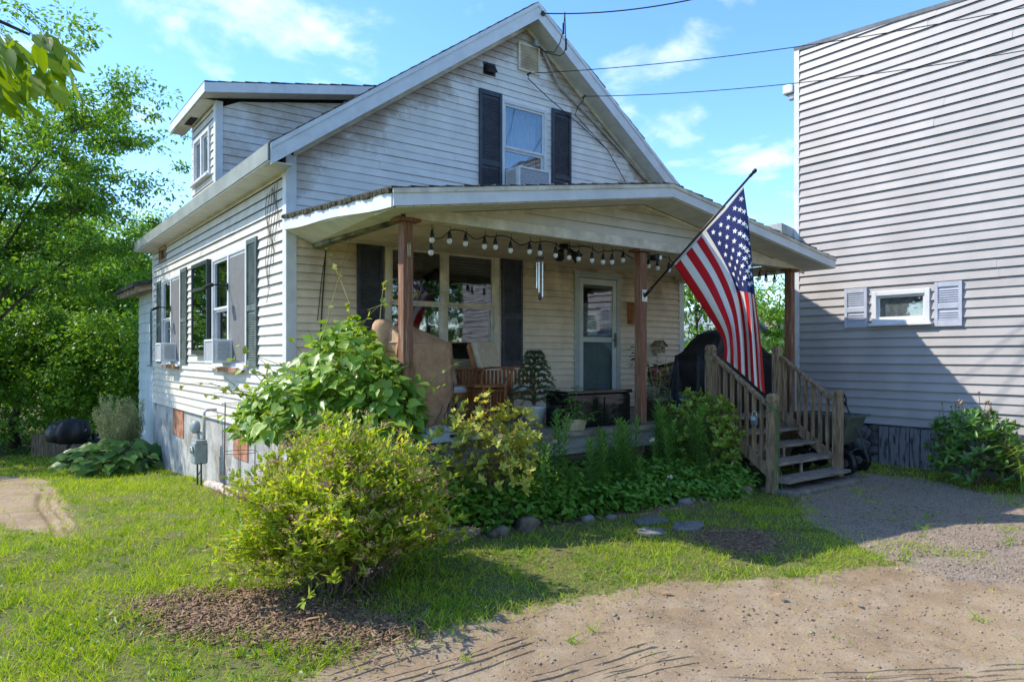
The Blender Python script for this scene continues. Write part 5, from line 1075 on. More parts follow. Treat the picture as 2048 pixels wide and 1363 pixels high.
for i, (a, b) in enumerate(bulbs):
    q = onY(a, b, -2.18 + .03 * math.sin(i * 2.1)); c_ = q + Vector((0, 0, .03))
    for nm, me2 in (('bulb', BP), ('socket', SP_)):
        o = bpy.data.objects.new(nm, me2); C.objects.link(o); o.parent = sl; o.location = c_ - Vector(sl.location)
    top = c_ + Vector((0, 0, .075)); hook = Vector((c_.x + .01, c_.y, min(3.03, c_.z + .14))); cord.tube([top, top.lerp(hook, .5) + Vector((.014, 0, 0)), hook], .0045, 5); cord.tube([hook, hook + Vector((.02, .03, .06)), Vector((hook.x, hook.y + .04, 3.145))], .003, 4)
    if prev is not None and (hook - prev).length < 1.3:
        s_ = min(.09, .28 * (hook - prev).length) * (1 if i % 3 else .1); m_ = (hook + prev) / 2 - Vector((0, 0, s_)); cord.tube([prev - Vector((0, 0, .02)), prev.lerp(m_, .5) - Vector((0, 0, s_ * .25)), m_, m_.lerp(hook, .5) - Vector((0, 0, s_ * .25)), hook - Vector((0, 0, .02))], .0065, 5)
    prev = hook
cord.build('cord', WIREM, sl)
# wind chime
q = onY(1080, 516, -2.1); wc = thing('wind_chime', 'silver tube wind chime hanging from the porch ceiling', 'wind chime', (q.x, q.y, q.z))
MB().lathe(q, [(.001, .012), (.052, .010), (.052, -.008), (.001, -.010)], 14).build('top_disc', BLACKP, wc)
for k in range(5):
    t = k * 1.257; l_ = .20 + .05 * k; MB().tube([(q.x + .036 * math.cos(t), q.y + .036 * math.sin(t), q.z - .05), (q.x + .036 * math.cos(t), q.y + .036 * math.sin(t), q.z - .05 - l_)], .009, 8).build('chime_tube', CHROME, wc)
MB().tube([(q.x, q.y, q.z), (q.x, q.y, q.z - .40)], .0016, 4).build('string', WIREM, wc); MB().tube([(q.x, q.y, q.z + .01), (q.x, q.y, 3.14)], .0016, 4).build('hanger', WIREM, wc)
MB().lathe((q.x, q.y, q.z - .45), [(.001, .05), (.018, .01), (.020, -.02), (.001, -.045)], 8).build('wind_sail', mat('plum_sail', (.07, .03, .06), .5), wc)
# twin flood light
q = onY(1128, 492, -1.6); fl = thing('flood_light', 'black twin head flood light under the porch ceiling', 'flood light', (q.x, q.y, 3.14)); q = Vector((q.x, q.y, 3.12))
MB().lathe(q, [(.06, .02), (.06, -.01), (.03, -.03)], 14).build('mount', BLACKP, fl)
for s in (-1, 1):
    d = Vector((s * .65, -.35, -.6)).normalized(); MB().tube([q, q + d * .10], .018, 8).build('arm', BLACKP, fl); MB().lathe(q + d * .08, [(.03, 0), (.035, .06), (.05, .10), (.078, .17), (.074, .175)], 16, d).build('lamp_head', BLACKP, fl, smooth=True)
    MB().lathe(q + d * .08, [(.070, .166), (.05, .168), (.001, .17)], 16, d).build('lens', mat('lens_amber', (.45, .36, .22), .2), fl)
# small camera on the middle post
q = onY(1310, 515, -2.40); cm = thing('security_lamp', 'small dark spot lamp on a bracket beside middle post top', 'lamp', (q.x, q.y, q.z)); MB().bar((3.70, -2.37, q.z + .03), (q.x, q.y, q.z + .02), .02, .02).build('bracket', BLACKP, cm); MB().box((q.x - .05, q.y - .06, q.z - .04), (q.x + .06, q.y + .05, q.z + .035)).build('housing', BLACKP, cm, bevel=.015); MB().lathe((q.x + .03, q.y - .06, q.z - .005), [(.03, 0), (.028, .012), (.001, .014)], 14, (.3, -1, -.2)).build('lens', BULB, cm)
# brown wall mailbox
a, b = onY(1254, 606, -.02), onY(1278, 648, -.02); mb = thing('wall_mailbox', 'brown wooden wall mailbox right of the front door', 'mailbox', (a.x, -.05, b.z))
MB().box((a.x, -.15, b.z), (b.x, -.024, a.z - .03)).build('box', TEAK, mb, bevel=.006); MB().hexa([(a.x - .02, -.19, a.z - .05), (b.x + .02, -.19, a.z - .05), (b.x + .02, -.024, a.z - .0), (a.x - .02, -.024, a.z), (a.x - .02, -.19, a.z - .03), (b.x + .02, -.19, a.z - .03), (b.x + .02, -.024, a.z + .02), (a.x - .02, -.024, a.z + .02)]).build('lid', TEAK, mb, bevel=.004)
MB().box((a.x + .05, -.155, b.z + .05), (b.x - .02, -.1505, a.z - .09)).build('front_panel', mat('pale_panel', (.55, .48, .40), .6), mb)
# thermometer
q = onY(820, 500, PY - .064); th_ = thing('thermometer', 'small oval brass thermometer on the left porch post', 'thermometer', (q.x, q.y, q.z))
pts = [(.34 + .016 * math.cos(t) if True else 0, PY - .068, q.z + (.05 if math.sin(t) > 0 else -.05) + .016 * math.sin(t)) for t in np.linspace(0, 2 * math.pi, 17)[:-1]]
MB().tube(pts + [pts[0]], .004, 6).build('rim', mat('brass', (.5, .42, .18), .4, metal=.5), th_); MB().tube([(.34, PY - .067, q.z - .055), (.34, PY - .067, q.z + .05)], .003, 5).build('tube', BULB, th_)
# draped covers
def drape(o, m, c, rings, n=56, rot=0, folds=(9, 5), seed=0, name='cover', pipe=()):
    rs = np.random.default_rng(seed); ph = rs.uniform(0, 6, 4); V = []; cr_, sr = math.cos(rot), math.sin(rot)
    for (z, rx, ry, e, amp, ox, oy) in rings:
        for k in range(n):
            t = 2 * math.pi * k / n; ct, st = math.cos(t), math.sin(t); x = rx * abs(ct) ** (2 / e) * np.sign(ct); y = ry * abs(st) ** (2 / e) * np.sign(st)
            w = 1 + amp * (1.6 * (1 - 2 * abs(math.sin(folds[0] * .5 * t + ph[0] + z * .8))) + .7 * math.sin(folds[1] * t + ph[1] + z * 2) + .5 * math.sin((folds[0] * 2 + 1) * t + ph[2])); x, y = x * w + ox, y * w + oy
            V.append((c[0] + x * cr_ - y * sr, c[1] + x * sr + y * cr_, c[2] + z + amp * .12 * math.sin(3 * t + ph[3])))
    F = [(i * n + k, i * n + (k + 1) % n, (i + 1) * n + (k + 1) % n, (i + 1) * n + k) for i in range(len(rings) - 1) for k in range(n)]
    V.append((c[0] + rings[-1][5] * cr_ - rings[-1][6] * sr, c[1] + rings[-1][5] * sr + rings[-1][6] * cr_, c[2] + rings[-1][0] + .01)); top_ = len(V) - 1
    me = bpy.data.meshes.new(name); me.from_pydata([tuple(map(float, v)) for v in V], [], F + [((len(rings) - 1) * n + k, (len(rings) - 1) * n + (k + 1) % n, top_) for k in range(n)])
    me.polygons.foreach_set('use_smooth', [True] * len(me.polygons)); me.update()
    for i in pipe: MB().tube([tuple(v) for v in V[i * n:(i + 1) * n]] + [tuple(V[i * n])], .009, 6, False).build('piping', m, o, smooth=True)
    if pipe:
        for k in (n // 8, 3 * n // 8, 5 * n // 8, 7 * n // 8): MB().tube([tuple(V[i * n + k]) for i in range(pipe[0], pipe[-1] + 1)], .006, 5, False).build('seam', m, o, smooth=True)
    return link(name, me, m, o)
gr = thing('covered_smoker', 'barbecue smoker under a creased tan fabric cover by the left post', 'covered grill', (1.22, -1.0, DK))
drape(gr, TAN, (1.12, -1.0, DK), [(.02, 0.288, .20, 5, .20, 0, 0), (.10, 0.280, .20, 5, .20, 0, 0), (.20, 0.320, .23, 6, .17, .02, 0), (.30, 0.360, .26, 7, .13, .02, 0), (.42, 0.392, .29, 8, .13, 0, 0), (.55, 0.408, .30, 9, .11, 0, 0), (.70, 0.416, .31, 10, .085, 0, 0), (.85, 0.424, .315, 10, .05, 0, 0), (.98, 0.432, .32, 12, .02, 0, 0), (1.01, 0.428, .315, 12, .006, 0, 0), (1.03, 0.408, .29, 10, .003, -.01, 0), (1.12, 0.304, .20, 6, .003, -.10, 0), (1.20, 0.192, .10, 4, .0, -.18, 0)], n=180, rot=.30, folds=(22, 5), seed=3, pipe=(0, 9))
MB().lathe((.74, -1.05, DK + 1.12), [(.135, -.35), (.13, -.1), (.125, .04), (.115, .10), (.085, .145), (.04, .16), (.001, .162)], 20).build('chimney_cover', TAN, gr, smooth=True)
for s in (-1, 1): MB().tube([(1.12 + s * .22, -1.0, DK + .07), (1.12 + s * .22, -1.0, DK - .0)], .03, 8).build('wheel_foot', BLACKP, gr)
MB().bar((1.52, -1.16, DK + .02), (1.52, -1.16, DK + .36), .03, .02).build('red_white_pole', mat('red_white', (.6, .55, .52), .5, col2=(.5, .05, .04), scale=9, stretch=(.1, .1, 1)), gr)
bc = thing('covered_grill', 'large barbecue grill under a black fabric cover beside the steps', 'covered grill', (6.25, -1.75, DK))
drape(bc, BLACKC, (6.22, -1.72, DK), [(.03, .86, .34, 7, .06, 0, 0), (.35, .86, .35, 7, .05, 0, 0), (.70, .87, .35, 7, .03, 0, 0), (.86, .86, .34, 7, .015, 0, 0), (.92, .74, .33, 5, .015, 0, 0), (1.05, .58, .31, 5, .014, -.02, 0), (1.18, .46, .24, 4, .005, -.03, 0), (1.25, .30, .13, 4, .002, -.03, 0)], n=112, rot=.0, folds=(16, 6), seed=8, pipe=(0, 3))
# chairs and table
def chair(loc, rot, label):
    o = thing('armchair', label, 'chair', (0, 0, 0), 'cushioned wooden porch armchairs')
    for sx in (-1, 1):
        MB().bar((sx * .29, -.28, 0), (sx * .29, -.26, .62), .04, .05, (0, 1, 0)).build('leg', TEAK, o, bevel=.004); MB().bar((sx * .29, .34, 0), (sx * .29, .22, .55), .04, .05, (0, 1, 0)).build('leg', TEAK, o, bevel=.004)
        ar = [(sx * .29, -.31 + .66 * t, .60 + .10 * math.sin(math.pi * (.25 + .6 * t))) for t in np.linspace(0, 1, 7)]
        for i in range(6): MB().bar(ar[i], ar[i + 1], .065, .026).build('arm_rail', TEAK, o)
        for k in range(8):
            y = -.22 + k * .064; MB().bar((sx * .29, y, .36), (sx * .29, y, .66), .014, .032, (0, 1, 0)).build('arm_slat', TEAK, o)
        MB().bar((sx * .29, -.26, .345), (sx * .29, .28, .345), .03, .05).build('side_rail', TEAK, o); MB().bar((sx * .29, .22, .33), (sx * .29, .44, 1.0), .035, .05, (0, 1, 0)).build('back_stile', TEAK, o)
    MB().bar((-.29, -.27, .345), (.29, -.27, .345), .03, .07).build('front_rail', TEAK, o)
    for z, y in ((1.0, .44), (.5, .27)): MB().bar((-.29, y, z), (.29, y, z), .03, .06).build('back_rail', TEAK, o)
    MB().box((-.26, -.28, .375), (.26, .24, .46)).build('seat_cushion', CUSHW, o, bevel=.03)
    MB().hexa([(-.26, .17, .46), (.26, .17, .46), (.26, .27, .46), (-.26, .27, .46), (-.26, .35, 1.06), (.26, .35, 1.06), (.26, .45, 1.04), (-.26, .45, 1.04)]).build('back_cushion', CUSH, o, bevel=.03)
    o.location = loc; o.rotation_euler = (0, 0, rot); return o
chair((2.86, -.58, DK + .002), .35, 'slatted wooden armchair with beige cushion between side table and feathery pine'); chair((1.98, -.55, DK + .002), .1, 'slatted wooden armchair partly hidden behind the tan covered smoker')
tb = thing('side_table', 'small orange brown slatted wooden side table between the two armchairs', 'table', (2.24, -.98, DK))
c_ = (2.24, -.98); oc = [(c_[0] + .27 * math.cos(t), c_[1] + .27 * math.sin(t), DK + .46) for t in np.arange(8) * math.pi / 4 + math.pi / 8]
MB().prism(oc, (0, 0, .03)).build('tabletop', TEAK, tb, bevel=.004)
for sx in (-1, 1):
    for sy in (-1, 1): MB().box((c_[0] + sx * .17 - .022, c_[1] + sy * .17 - .022, DK + .002), (c_[0] + sx * .17 + .022, c_[1] + sy * .17 + .022, DK + .458)).build('leg', TEAK, tb)
for (ax_, s) in (('x', -1), ('x', 1), ('y', -1), ('y', 1)):
    for z in (.12, .42):
        a = (c_[0] - .15, c_[1] + s * .17, DK + z) if ax_ == 'x' else (c_[0] + s * .17, c_[1] - .15, DK + z); b = (c_[0] + .15, c_[1] + s * .17, DK + z) if ax_ == 'x' else (c_[0] + s * .17, c_[1] + .15, DK + z); MB().bar(a, b, .02, .04).build('stretcher', TEAK, tb)
    for k in range(5):
        u = -.10 + k * .05; x, y = (c_[0] + u, c_[1] + s * .17) if ax_ == 'x' else (c_[0] + s * .17, c_[1] + u); MB().box((x - .012, y - .008, DK + .13), (x + .012, y + .008, DK + .41)).build('slat', TEAK, tb)
# soil bag
bgx = thing('soil_bag', 'grey blue plastic sack of soil with green print on the deck edge', 'bag', (.78, -2.33, DK))
BW = 36; BH = 14; V = []
def bagz(u, v): return .125 * (max(0, 1 - abs(u) ** 5) ** .5) * (max(0, 1 - abs(v) ** 3.2) ** .5) * (1 + .10 * math.sin(7 * u + 3 * v) + .06 * math.sin(15 * v + 4 * u))
F = []
for i in range(BW + 1):
    for j in range(BH + 1):
        u, v = -1 + 2 * i / BW, -1 + 2 * j / BH; V.append((.80 + .42 * u, -2.32 + .19 * v * (1 - .06 * math.cos(3 * u)), DK + .012 + bagz(u, v)))
m0 = len(V)
for i in range(BW + 1):
    for j in range(BH + 1): V.append((V[i * (BH + 1) + j][0], V[i * (BH + 1) + j][1], DK + .008))
for i in range(BW):
    for j in range(BH):
        a = i * (BH + 1) + j; F.append((a, a + BH + 1, a + BH + 2, a + 1)); F.append((m0 + a, m0 + a + 1, m0 + a + BH + 2, m0 + a + BH + 1))
me = bpy.data.meshes.new('sack'); me.from_pydata(V, [], F); me.polygons.foreach_set('use_smooth', [True] * len(F)); link('sack', me, mat('bag_plastic', (.45, .52, .58), .28, .095, 6, spec=.6), bgx)
def decal(u0, u1, v0, v1, m, nm, dz=.003, nu=8, nv=5):
    V = []; F = []
    for i in range(nu + 1):
        for j in range(nv + 1):
            u, v = u0 + (u1 - u0) * i / nu, v0 + (v1 - v0) * j / nv; V.append((.80 + .42 * u, -2.32 + .19 * v * (1 - .06 * math.cos(3 * u)) - dz * (v < -.5), DK + .012 + dz + bagz(u, v)))
    for i in range(nu):
        for j in range(nv): a = i * (nv + 1) + j; F.append((a, a + nv + 1, a + nv + 2, a + 1))
    me = bpy.data.meshes.new(nm); me.from_pydata(V, [], F); return link(nm, me, m, bgx)
decal(.05, .42, -.80, .55, mat('bag_green', (.01, .25, .10), .35), 'green_panel'); decal(-.28, -.02, -.80, .5, mat('bag_pale', (.62, .68, .70), .35), 'pale_panel'); decal(-.42, -.36, -.8, .45, MATS['bag_green'], 'green_bar'); decal(-.10, .12, -.975, -.90, BLACKP, 'black_label', nv=2)
for k in range(4): decal(.1, .36, -.70 + .24 * k, -.62 + .24 * k, mat('print_white', (.65, .72, .68), .4), 'print_line', .005, 6, 1)
for k in range(3): decal(-.25, -.08, -.66 + .3 * k, -.60 + .3 * k, mat('print_dark', (.05, .12, .14), .4), 'print_line', .005, 6, 1)
# glossy black chest
bx = thing('black_chest', 'glossy black storage chest on the deck mirroring the garden', 'chest', (3.0, -2.12, DK))
MB().box((2.50, -2.26, DK + .004), (3.565, -1.86, DK + .40)).build('body', BLACKG, bx, bevel=.025); MB().box((2.48, -2.28, DK + .402), (3.575, -1.84, DK + .445)).build('lid', BLACKG, bx, bevel=.012)
for (a, b) in ((2.56, 2.98), (3.10, 3.53)): MB().box((a, -2.272, DK + .05), (b, -2.262, DK + .36)).build('front_panel', BLACKG, bx, bevel=.02)
# plants on the deck
PINE = leafmat('pine_needle', (.022, .06, .02), (.06, .13, .035), .25, .5)
fp = thing('norfolk_pine', 'potted feathery dark green pine beside the beige cushioned armchair', 'potted plant', (2.38, -1.80, DK))
MB().lathe((2.38, -1.80, DK + .003), [(.10, 0), (.14, .22), (.15, .23), (.15, .25), (.13, .25), (.125, .22), (.001, .215)], 20).build('pot', mat('white_pot', (.6, .6, .56), .5), fp, smooth=True)
br = []; hub = np.array([2.38, -1.80, DK + .2])
for k in range(9):
    z = .10 + k * .07; L_ = .36 * (1 - k / 12)
    for j in range(7): t = j * .9 + k * .5; e = hub + np.array([L_ * math.cos(t), L_ * math.sin(t), z - .02]); md = hub + np.array([L_ * .6 * math.cos(t), L_ * .6 * math.sin(t), z + .10]); tt = np.linspace(0, 1, 7)[:, None]; br.append((1 - tt) ** 2 * (hub + [0, 0, z]) + 2 * tt * (1 - tt) * md + tt ** 2 * e)
br.append(np.linspace(hub, hub + [0, 0, .72], 7)); stems(br, .005, fp, mat('pine_stem', (.10, .07, .04), .8), 'branches'); P, D = along(br, .1, 1, 95); n = len(P)
scobj('needles', P, D + .9 * rdir(n) + np.array([0, 0, .3]), rdir(n), rng.uniform(.025, .055, n), .007, LEAF, PINE, fp)
def leafy(o, base, ends, nper, L, ratio, m, r=.006, sm=None, droop=-.3, t0=.3):
    pa = shoots(np.tile(np.array(base), (len(ends), 1)), np.array(ends), .03); stems(pa, r, o, sm or mat('plant_stem', (.16, .17, .06), .7)); P, D = along(pa, t0, 1, nper); n = len(P); h = rdir(n, -.2, .2); scobj('leaves', P, h + .3 * D + np.array([0, 0, droop]), np.tile([0, 0, 1.], (n, 1)) + .5 * rdir(n), rng.uniform(L[0], L[1], n), rng.uniform(L[0], L[1], n) * ratio, LEAF6, m, o)
q = Vector((2.50, -2.38, DK)); bp_ = thing('leafy_planter', 'beige square planter with a bright green leafy plant on the deck edge', 'potted plant', q)
MB().hexa([(q.x - .10, q.y - .07, DK + .003), (q.x + .10, q.y - .07, DK + .003), (q.x + .10, q.y + .07, DK + .003), (q.x - .10, q.y + .07, DK + .003), (q.x - .13, q.y - .085, DK + .13), (q.x + .13, q.y - .085, DK + .13), (q.x + .13, q.y + .085, DK + .13), (q.x - .13, q.y + .085, DK + .13)]).build('planter', mat('beige_pot', (.50, .42, .28), .6), bp_, bevel=.006)
leafy(bp_, (q.x, q.y, DK + .12), [(q.x + a, q.y + b, DK + z) for a, b, z in ((.05, 0, .52), (-.18, -.1, .40), (.22, .02, .38), (-.3, -.05, .28), (.28, -.12, .22), (-.12, -.2, .25), (.0, .1, .45), (-.38, -.12, .14), (.12, -.22, .16))], 11, (.07, .13), .40, leafmat('bright_plant', (.06, .17, .025), (.15, .30, .05), .35))
q = Vector((4.25, -2.08, DK)); rp_ = thing('rubber_plant', 'large brown pot with tall broad leaved plants right of the middle post', 'potted plant', q)
MB().lathe((q.x, q.y, DK + .003), [(.14, 0), (.18, .24), (.205, .25), (.21, .31), (.19, .31), (.175, .26), (.001, .255)], 26).build('pot', mat('brown_pot', (.105, .078, .055), .6, .15, 10), rp_, smooth=True)
leafy(rp_, (q.x, q.y, DK + .25), [(q.x + a, q.y + b, DK + z) for a, b, z in ((-.30, .15, 1.10), (-.36, .12, .95), (-.26, .2, .75), (.12, .1, 1.0), (.2, 0, .85), (.25, .1, .6), (.05, -.05, .7), (.38, .1, .72), (-.15, .05, .9), (-.38, .1, 1.0))], 15, (.07, .125), .48, leafmat('rubber_leaf', (.018, .095, .016), (.06, .13, .03), .22, .25, .6), .009, mat('pale_stem', (.30, .26, .15), .7))
n = 90; P = np.tile([q.x, q.y, DK + .26], (n, 1)) + np.stack([rng.normal(0, .08, n), rng.normal(0, .08, n), np.zeros(n)], 1); D = rdir(n, .3, 1); scobj('basal_leaves', P, D, rdir(n), rng.uniform(.12, .24, n), .02, LEAF, leafmat('basal', (.08, .12, .04), (.2, .22, .1), .3), rp_)
scobj('yellow_leaves', np.array([tuple(onY(1320, 742, -1.95)), tuple(onY(1332, 728, -1.95)), tuple(onY(1316, 752, -1.95))]), np.array([[.1, 0, -1], [.2, 0, -.6], [-.2, 0, -1.]]), np.array([[0, -1, .2]] * 3), .12, .05, LEAF6, leafmat('yellow_leaf', (.6, .38, .03), (.62, .45, .05), .3), rp_)
# grey block planters and a blue pot behind it
gb_ = thing('grey_blocks', 'short stack of grey concrete blocks behind the brown pot', 'blocks', (5.3, -1.2, DK))
for k in range(4): MB().box((4.95 + .01 * (k % 2), -1.3, DK + .003 + k * .098), (5.33 + .01 * (k % 2), -1.1, DK + .095 + k * .098)).build('block', mat('grey_block', (.28, .30, .33), .85, .1, 10, .4, 50), gb_, bevel=.005)
q = onY(1372, 800, -1.5); bp2 = thing('blue_pot', 'round dark blue pot between brown pot and black cover', 'pot', (q.x, -1.5, DK)); MB().lathe((q.x - .1, -1.6, DK + .003), [(.11, 0), (.17, .12), (.18, .26), (.16, .30), (.15, .30), (.14, .25), (.001, .22)], 22).build('pot_body', mat('blue_glaze', (.04, .06, .11), .3), bp2, smooth=True); MB().lathe((q.x - .1, -1.6, DK + .222), [(.139, 0), (.13, .012), (.001, .014)], 22).build('soil', BARK, bp2)
# birdhouse
q = onY(1312, 692, -.04); bh = thing('birdhouse', 'small pale wooden birdhouse with pitched roof on the siding behind the post', 'birdhouse', (q.x, -.1, q.z - .1))
MB().prism([(q.x - .08, -.18, q.z - .12), (q.x + .08, -.18, q.z - .12), (q.x + .08, -.18, q.z + .02), (q.x, -.18, q.z + .09), (q.x - .08, -.18, q.z + .02)], (0, .155, 0)).build('box', mat('pale_wood', (.42, .34, .22), .7), bh)
for s in (-1, 1): MB().bar((q.x, -.11, q.z + .10), (q.x + s * .13, -.11, q.z + .0), .20, .012, (0, 0, 1)).build('roof_board', GREYWD, bh)
MB().lathe((q.x, -.183, q.z - .03), [(.02, 0), (.018, .003)], 12, (0, -1, 0)).build('hole', DARKIN, bh)

# ------------------------------------------------------------------ flag
FP0 = Vector((3.645, PY - .075, 2.46)); FP1 = Vector((3.645, -3.98, 3.68)); pd_ = (FP1 - FP0).normalized()
po = thing('flagpole', 'dark angled flagpole in a bracket on the middle porch post', 'flagpole', FP0)
MB().tube([FP0 + pd_ * .02, FP0.lerp(FP1, .97)], .013, 10).build('pole', mat('pole_dark', (.035, .025, .03), .4), po, smooth=True)
MB().lathe(FP0.lerp(FP1, .96), [(.012, 0), (.017, .01), (.015, .05), (.022, .07), (.022, .095), (.001, .11)], 12, pd_).build('finial', BLACKP, po, smooth=True)
MB().box((3.60, PY - .072, 2.38), (3.69, PY - .063, 2.53)).build('bracket_plate', CHROME, po, bevel=.003); MB().tube([FP0 - pd_ * .02, FP0 + pd_ * .14], .021, 10).build('bracket_sleeve', BLACKP, po, smooth=True)
MB().lathe(FP0 + pd_ * .10, [(.006, -.03), (.006, .035)], 8, (1, 0, 0)).build('thumb_screw', BLACKP, po)
fg = thing('flag', 'red white and blue striped flag with stars hanging from angled pole', 'flag', FP0.lerp(FP1, .93))
ctl = {0: [(1487, 372), (1498, 455), (1510, 590), (1522, 690), (1530, 787)], .27: [(1449, 417), (1485, 500), (1500, 585), (1507, 680), (1512, 772)], .54: [(1411, 458), (1447, 520), (1472, 580), (1486, 660), (1490, 752)], .77: [(1381, 491), (1425, 560), (1458, 640), (1466, 690), (1468, 733)], 1: [(1347, 528), (1396, 601), (1440, 668), (1449, 695), (1447, 716)]}
us = sorted(ctl); ctlP = np.array([ctl[u] for u in us], float)
def flagpx(u, v):
    i = min(int(np.searchsorted(us, u, 'right') - 1), len(us) - 2); f = (u - us[i]) / (us[i + 1] - us[i]); row = ctlP[i] * (1 - f) + ctlP[i + 1] * f; s = v * 4; j = min(int(s), 3); g = s - j
    p0 = row[max(j - 1, 0)]; p1 = row[j]; p2 = row[j + 1]; p3 = row[min(j + 2, 4)]
    return .5 * ((2 * p1) + (-p0 + p2) * g + (2 * p0 - 5 * p1 + 4 * p2 - p3) * g * g + (-p0 + 3 * p1 - 3 * p2 + p3) * g ** 3)
def flagP(u, v):
    a, b = flagpx(u, v); fold = (.075 * math.sin(u * 11.5 + 1.2 + v * .8) + .05 * math.sin(u * 25 + v * 3 + 1) * min(1, v * 1.5)) * min(1, v * 2.2) ; fold += -.10 * math.exp(-((u - .62) / .13) ** 2) * min(1, max(0, (v - .25) * 2))
    return onX(a, b, 3.645 + fold)
NU, NV = 78, 60; V = []; F = []
for i in range(NU + 1):
    for j in range(NV + 1): V.append(tuple(flagP(i / NU, j / NV)))
for i in range(NU):
    for j in range(NV): a = i * (NV + 1) + j; F.append((a, a + 1, a + NV + 2, a + NV + 1))
fme = bpy.data.meshes.new('cloth'); fme.from_pydata(V, [], F); uvl = fme.uv_layers.new(name='UVMap')
for l in fme.loops: uvl.data[l.index].uv = ((l.vertex_index // (NV + 1)) / NU, (l.vertex_index % (NV + 1)) / NV)
fme.polygons.foreach_set('use_smooth', [True] * len(F))
fm = bpy.data.materials.new('flag_cloth'); fm.use_nodes = True; nt = fm.node_tree; p = nt.nodes['Principled BSDF']; p.inputs['Roughness'].default_value = .75; p.inputs['Specular IOR Level'].default_value = .2
uvn = N(nt, 'ShaderNodeUVMap'); s3 = N(nt, 'ShaderNodeSeparateXYZ'); nt.links.new(uvn.outputs[0], s3.inputs[0])
stp = M(nt, 'GREATER_THAN', M(nt, 'MODULO', M(nt, 'MULTIPLY', s3.outputs[0], 13), 2), 1); cant = M(nt, 'MULTIPLY', M(nt, 'LESS_THAN', s3.outputs[0], 7 / 13), M(nt, 'LESS_THAN', s3.outputs[1], .50))
hst = M(nt, 'LESS_THAN', s3.outputs[1], .022)
x1 = mixc(stp, (.62, .02, .03), (.80, .78, .74)); lin = M(nt, 'LESS_THAN', M(nt, 'ABSOLUTE', M(nt, 'SUBTRACT', M(nt, 'FRACT', M(nt, 'MULTIPLY', s3.outputs[0], 13)), .5)), .47); x1 = mixc(M(nt, 'MULTIPLY_ADD', lin, .82, .18), (.30, .10, .10), x1); x2 = mixc(cant, x1, (.04, .055, .20)); x3 = mixc(hst, x2, (.66, .64, .58))
nt.links.new(x3, p.inputs['Base Color']); tl = N(nt, 'ShaderNodeBsdfTranslucent'); nt.links.new(x3, tl.inputs[0]); ms = N(nt, 'ShaderNodeMixShader'); ms.inputs[0].default_value = .45; nt.links.new(p.outputs[0], ms.inputs[1]); nt.links.new(tl.outputs[0], ms.inputs[2]); nt.links.new(ms.outputs[0], nt.nodes['Material Output'].inputs[0])
cl = link('cloth', fme, fm, fg); cl.modifiers.new('thick', 'SOLIDIFY').thickness = .002
STARM = mat('star_white', (.78, .78, .76), .7)
for r_ in range(9):
    for c_ in range(6 if r_ % 2 == 0 else 5):
        u = (r_ + 1) / 10 * 7 / 13; v = .035 + (c_ * 2 + (1 if r_ % 2 == 0 else 2)) / 12 * .455; b = MB()
        c0_ = flagP(u, v); du = (flagP(min(u + .01, 1), v) - c0_); dv = (flagP(u, v + .01) - c0_); nr = du.cross(dv).normalized(); dv_ = dv.normalized(); e2 = nr.cross(dv_)
        for sg in (1, -1):
            pts = [c0_ + nr * (.004 * sg) + (dv_ * math.cos(t) + e2 * math.sin(t)) * (.034 if k % 2 == 0 else .0135) for k, t in enumerate(np.arange(10) * math.pi / 5)]; b.quad(*(pts if sg == 1 else pts[::-1]))
        b.build('star', STARM, fg)
for v in (.06, .93): 
    q = flagP(v, .008); MB().tube([q, q + Vector((0, .02, .035))], .004, 5).build('grommet_clip', CHROME, fg)

# ------------------------------------------------------------------ steps: cord, lock box; wagon
hs = thing('green_cord', 'thin green cord wound round the lower left newel post', 'cord', (SX0, NB, 0)); CG = mat('green_cord', (.10, .17, .06), .6)
b = MB()
for k in range(5):
    z = 1.02 + k * .028; b.tube([(SX0 + .064 * math.cos(t) * 1.2, NB + .064 * math.sin(t) * 1.2, z + .02 * math.sin(t * 2 + k)) for t in np.linspace(0, 2 * math.pi, 13)], .005, 5)
for k in range(4): b.tube([(SX0 - .04 + .025 * k, NB - .065, 1.05), (SX0 - .03 + .02 * k, NB - .075, .7), (SX0 - .05 + .035 * k, NB - .07, .3), (SX0 - .14 + .09 * k, NB - .12, .05), (SX0 - .2 + .13 * k, NB - .2 - .02 * k, .03)], .005, 5)
b.build('cord', CG, hs)
hs2 = thing('hanging_rope', 'pale rope looped round the upper left newel post', 'rope', (SX0, NT, 1.6)); b = MB()
for k in range(3): b.tube([(SX0 + .077 * math.cos(t), NT + .077 * math.sin(t), 1.66 + k * .02) for t in np.linspace(0, 2 * math.pi, 13)], .005, 5)
b.tube([(SX0 + .075, NT - .03, 1.66), (SX0 + .085, NT - .035, 1.4), (SX0 + .08, NT - .03, 1.22)], .006, 5); b.build('rope', mat('rope_pale', (.32, .33, .2), .8), hs2)
q = onX(1511, 838, SX0 - .05); lk = thing('key_lock_box', 'grey key lock box hung on the left stair balusters', 'lock box', q)
MB().box((q.x - .05, q.y - .045, q.z - .075), (q.x - .002, q.y + .045, q.z + .05)).build('body', mat('lockbox_grey', (.17, .19, .21), .5), lk, bevel=.012); MB().box((q.x - .054, q.y - .03, q.z - .01), (q.x - .0505, q.y + .03, q.z + .035)).build('key_pad', mat('keypad_pale', (.5, .54, .56), .4), lk); MB().tube([(q.x - .025, q.y - .03, q.z + .05), (q.x - .025, q.y - .03, q.z + .09), (q.x - .01, q.y, q.z + .11), (q.x - .025, q.y + .03, q.z + .09), (q.x - .025, q.y + .03, q.z + .05)], .006, 6).build('shackle', CHROME, lk)
